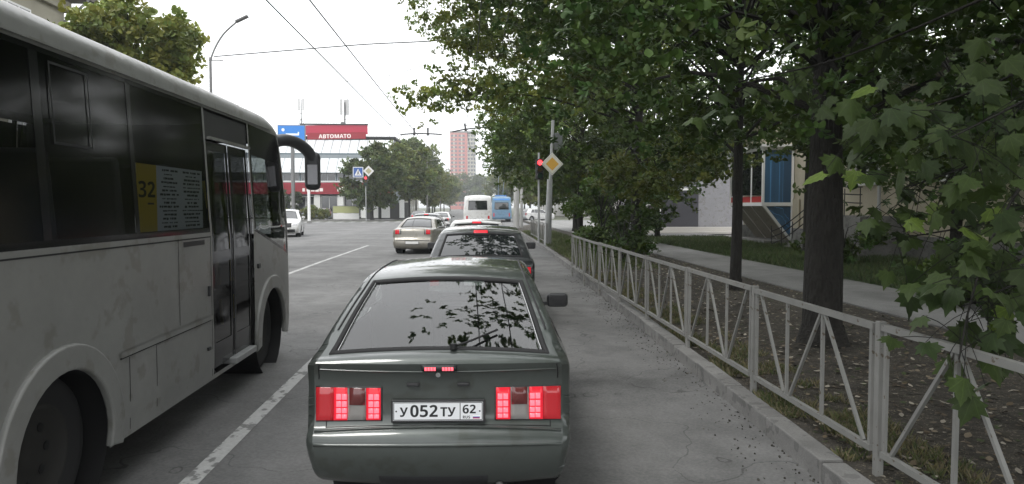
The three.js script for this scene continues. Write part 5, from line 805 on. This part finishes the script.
{ // shop building with sloping glass tiers across the junction
  const b = thing('shop_building', 'shop building with two sloping glass tiers and a red sign band', 'building', [-30, 0.1, -112]); const W = 34;   // x from -W/2 to W/2
  const white = std([0.7, 0.7, 0.69], 0.7), red = std([0.42, 0.015, 0.05], 0.45);
  obj('wall', box(W, 10.2, 14, 0, 5.1, -10), std([0.24, 0.27, 0.29], 0.7), b);
  obj('ground_floor', box(W, 3.6, 0.3, 0, 1.8, -1.4), std([0.05, 0.05, 0.055], 0.3), b);
  for (let k = 0; k <= 9; k++) obj('column', box(0.9, 3.7, 0.5, -W / 2 + 0.5 + k * (W - 1) / 9, 1.85, -1.0), white, b);
  for (let k = 0; k < 9; k++) { const x = -W / 2 + 0.5 + (k + 0.5) * (W - 1) / 9; windowUnit(b, x, 1.85, -1.15, 2.6, 3.2, false, white, 1); }
  obj('sign_band', box(W + 1, 1.8, 0.4, 0, 4.7, -0.6), red, b); obj('band_cap', box(W + 1.2, 0.2, 1.2, 0, 5.75, -0.9), white, b);
  { const tx = print(1024, 96, (c, w, h) => { c.clearRect(0, 0, w, h); c.fillStyle = '#8a0f22'; c.fillRect(0, 0, w, h); c.fillStyle = '#e9e4e0'; const r = rng(55); for (const [x0, x1, hh] of [[640, 930, 44], [330, 500, 32]]) for (let x = x0; x < x1; x += 38) c.fillRect(x, 74 - hh * (0.85 + 0.3 * r()), 22 + 12 * r(), hh); }); const m = obj('band_lettering', new THREE.PlaneGeometry(18, 1.55), std([1, 1, 1], 0.5, 0, { map: tx }), b); m.position.set(6.5, 4.65, -0.385); }
  const tier = (y0, y1, z0, z1) => { const n = 24, len = Math.hypot(y1 - y0, z0 - z1), a = Math.atan2(y1 - y0, z0 - z1); for (let k = 0; k < n; k++) { const p = obj('glass_panel', box(W / n - 0.12, 0.05, len, 0, 0, 0), tierMat, b); p.position.set(-W / 2 + (k + 0.5) * W / n, (y0 + y1) / 2, (z0 + z1) / 2); p.rotation.x = a; } const fr = obj('glazing_frame', box(W, 0.06, len + 0.1, 0, -0.06, 0), std([0.25, 0.27, 0.28], 0.5), b); fr.position.set(0, (y0 + y1) / 2, (z0 + z1) / 2); fr.rotation.x = a; };
  const tierMat = phy([0.62, 0.65, 0.66], 0.25, 0, { clearcoat: 0.6 });
  tier(7.2, 9.6, -0.5, -3.0); tier(10.4, 12.9, -3.4, -6.6);
  for (let k = 0; k < 12; k++) windowUnit(b, -W / 2 + 1.4 + k * 2.84, 6.5, -1.0, 2.6, 1.2, false, std([0.3, 0.33, 0.35], 0.5), 1);
  obj('clerestory', [box(W, 1.5, 0.3, 0, 6.5, -1.3), box(W, 0.9, 0.4, 0, 10.0, -3.3)], std([0.1, 0.14, 0.16], 0.3), b);
  obj('upper_wall', box(W, 3, 10, 0, 11.4, -12.5), std([0.3, 0.3, 0.3], 0.8), b); obj('roof', box(W + 0.5, 0.3, 10, 0, 13.4, -12), M.darkPlastic, b);
  { const rs = thing('roof_sign', 'red rooftop sign with white capitals above the glass tiers', 'sign', [-22.8, 12.75, -118.5]); obj('backing', [box(11, 1.6, 0.3, 0, 1.9, 0, [0, 0, 0.02])], red, rs); const tx = print(1024, 128, (c, w, h) => { c.fillStyle = '#8d1024'; c.fillRect(0, 0, w, h); c.fillStyle = '#efeae6'; c.font = 'bold 104px sans-serif'; c.fillText('АВТОМАТО', 200, 108); }); const m = obj('lettering', new THREE.PlaneGeometry(9.6, 1.1), std([1, 1, 1], 0.5, 0, { map: tx }), rs); m.position.set(0.4, 0.9, 0.16); m.rotation.z = 0.02; obj('top_rail', box(11.2, 0.2, 0.6, 0, 2.8, 0), M.darkPlastic, rs); obj('strut', [-5, -1.6, 1.6, 5].map((x) => box(0.15, 2.4, 1.0, x, 1.3, -0.7)), M.steel, rs); }
}
{ // antennas on the shop roof
  const a = thing('roof_mast', 'slim tripod mast with ring antennas on the shop roof', 'antenna', [-28.5, 13.4, -120]); obj('mast', cyl(0.1, 0.06, 6.4, 0, 3.2, 0, 8), M.steel, a); obj('antenna_panel', [box(0.35, 2.0, 0.25, -0.35, 5.6, 0.1), box(0.35, 2.0, 0.25, 0.35, 5.6, 0.1)], std([0.6, 0.6, 0.6], 0.6), a); obj('stay', [bar([0, 3.4, 0], [-1.3, 0, 0.5], 0.06, 0.06), bar([0, 3.4, 0], [1.3, 0, 0.5], 0.06, 0.06), bar([0, 3.4, 0], [0, 0, -1.2], 0.06, 0.06)], M.steel, a);
  const c = thing('cell_antenna', 'thick cell antenna with panel boxes on the shop roof', 'antenna', [-21.3, 13.4, -120]); obj('mast', cyl(0.16, 0.12, 6.0, 0, 3.0, 0, 10), M.steel, c); obj('antenna_panel', [box(0.4, 2.6, 0.3, -0.55, 5.2, 0.2), box(0.4, 2.6, 0.3, 0.55, 5.2, 0.2), box(0.4, 2.6, 0.3, 0, 5.2, -0.4)], std([0.5, 0.5, 0.5], 0.6), c); obj('equipment_box', [rbox(0.7, 0.9, 0.4, 0.05, 0.6, 1.3, 0), rbox(0.5, 0.7, 0.4, 0.05, -0.4, 2.4, 0)], M.steel, c);
}
{ // blue billboard above the bus mirror
  const b = thing('billboard', 'blue billboard with white lettering above the shop roofs', 'billboard', [-23.6, 6.8, -94]); obj('panel', rbox(3.6, 2.6, 0.35, 0.05, 0, 4.5, 0), M.steel, b); const tx = print(512, 352, (c, w, h) => { c.fillStyle = '#2f7fd0'; c.fillRect(0, 0, w, h); c.fillStyle = '#f0f4f8'; c.beginPath(); c.arc(95, 80, 30, 0, 7); c.fill(); c.fillRect(150, 150, 250, 36); c.fillRect(380, 120, 26, 66); c.fillRect(220, 215, 90, 26); }); const m = obj('poster', new THREE.PlaneGeometry(3.4, 2.4), std([1, 1, 1], 0.6, 0, { map: tx }), b); m.position.set(0, 4.5, 0.178); obj('support', [cyl(0.25, 0.25, 12.4, 0, -3.0, -0.3, 12)], M.steel, b);
}
{ // pink tower block far down the road
  const t = thing('tower_block', 'tall pink and beige tower block far beyond the avenue', 'tower block', [-7, 0, -560]); const W = 13.5, D = 14, H = 60; const pink = std([0.5, 0.17, 0.15], 0.9), beige = std([0.5, 0.46, 0.4], 0.9);
  obj('pink_face', box(W, H, D, -3.2, H / 2, 0), pink, t); obj('beige_face', box(6.5, H - 1, D - 0.5, W / 2 - 3.2 + 3.25, (H - 1) / 2, -0.3), beige, t); obj('parapet', box(W + 7, 1.2, D + 0.4, 0, H + 0.6, 0), M.concrete, t);
  const wd = [], bl = []; for (let f = 1; f < 20; f++) { const y = f * 3 + 0.6; for (const x of [-8.4, -5.4, -2.4, 0.6]) wd.push(box(1.7, 1.5, 0.3, x, y, D / 2 + 0.05)); for (const x of [4.6, 7.0, 9.2]) wd.push(box(1.5, 1.7, 0.3, x, y, D / 2 - 0.4)); bl.push(box(6.7, 0.9, 0.9, 6.9, y - 1.3, D / 2)); for (const x of [-6.9, -0.9]) bl.push(box(1.2, 2.0, 0.2, x, y, D / 2 + 0.1)); }
  const w = obj('windows', wd, std([0.12, 0.13, 0.15], 0.2), t); w.name = 'window_grid'; w.userData.kind = 'stuff'; const bb = obj('balcony_bands', bl, beige, t); bb.name = 'balcony_grid'; bb.userData.kind = 'stuff';
  const t2 = thing('tower_block', 'pale grey tower block half hidden by avenue trees beyond the trolleybus', 'tower block', [20, 0, -480]); obj('wall', box(10, 42, 16, 0, 21, 0), std([0.5, 0.5, 0.5], 0.9), t2); const w2 = []; for (let f = 1; f < 14; f++) for (const x of [-3.4, -1.1, 1.2, 3.5]) w2.push(box(1.2, 1.5, 0.3, x, f * 3 + 0.4, 8.05)); const ww = obj('window_grid', w2, std([0.14, 0.15, 0.17], 0.2), t2); ww.userData.kind = 'stuff'; obj('roof', box(10.4, 0.8, 16.4, 0, 42.4, 0), M.concrete, t2);
}
{ // low pale building and boards at the far corner
  const b = thing('corner_wall', 'dark gate wall with white board panels beneath the round-crowned tree', 'wall', [-12.2, 0.1, -101]); obj('wall', box(6, 2.4, 0.4, 0, 1.2, -0.6), std([0.06, 0.06, 0.06], 0.9), b); for (const [x, w] of [[-1.6, 0.9], [-0.1, 1.2], [2.2, 0.7]]) obj('board', box(w, 2.6, 0.08, x, 1.5, 0.1), M.white, b); 
  tree({ name: 'hedge_bush', label: 'low clipped green bush beside the white post', category: 'shrub', x: -22.5, d: 97, h: 1.2, r0: 0.05, crown: [0, 0.9, 0, 3.4, 0.8, 1.0], clumps: 26, per: 36, leaf: 0.22, spread: 0.45, seed: 88, tint: [0.1, 0.11, 0.04], noFlare: true, noLimbs: true });
  for (const [x, y] of [[-28.5, 0], [-30.2, 0], [-32, 0], [-26.6, 0]]) tree({ name: 'conifer_column', label: 'slim dark thuja column in front of the shop windows', category: 'conifer', group: 'thuja columns by the shop', x, d: 108, h: 4.2, r0: 0.06, crown: [0, 2.4, 0, 0.5, 2.2, 0.5], clumps: 14, per: 34, leaf: 0.2, spread: 0.34, seed: 90 + Math.round(-x), tint: [0.04, 0.06, 0.024], noFlare: true, noLimbs: true });
  const bn = thing('street_banner', 'low striped banner fence beside the hedge bush', 'banner', [-17.2, 0.1, -97]); obj('frame', [box(3.6, 0.08, 0.08, 0, 1.9, 0), box(0.08, 1.9, 0.08, -1.8, 0.95, 0), box(0.08, 1.9, 0.08, 1.8, 0.95, 0)], M.steel, bn); obj('white_sheet', box(3.5, 0.8, 0.03, 0, 0.5, 0), M.white, bn); obj('green_sheet', box(3.5, 0.9, 0.03, 0, 1.4, 0), std([0.4, 0.42, 0.2], 0.7), bn);
}
// blocks that close the far end of the view behind the avenue
{
  const put = (label, x, d, w, h, dd, c) => { const b = thing('street_block', label, 'building', [x, 0, -d]); obj('wall', box(w, h, dd, 0, h / 2, 0), std(c, 0.9, 0, { map: dirtMap }), b); obj('roof', box(w + 0.6, 0.4, dd + 0.6, 0, h + 0.2, 0), M.darkPlastic, b); for (let k = 0; k < Math.floor(dd / 6); k++) for (let f = 0; f < Math.floor(h / 3.2); f++) windowUnit(b, (x < 0 ? w / 2 + 0.03 : -w / 2 - 0.03), 1.8 + f * 3.1, dd / 2 - 3 - k * 6, 1.6, 1.6, true, M.white, 0); return b; };
  put('pale street block behind the avenue trees on the shop side', -24, 185, 14, 9, 80, [0.45, 0.43, 0.38]);
  put('grey street block behind the avenue trees on the trolleybus side', 25, 150, 14, 9.5, 70, [0.42, 0.41, 0.4]);
}

scene.traverse((o) => { if (o.isMesh) { o.castShadow = true; o.receiveShadow = true; } });
renderer.render(scene, camera);
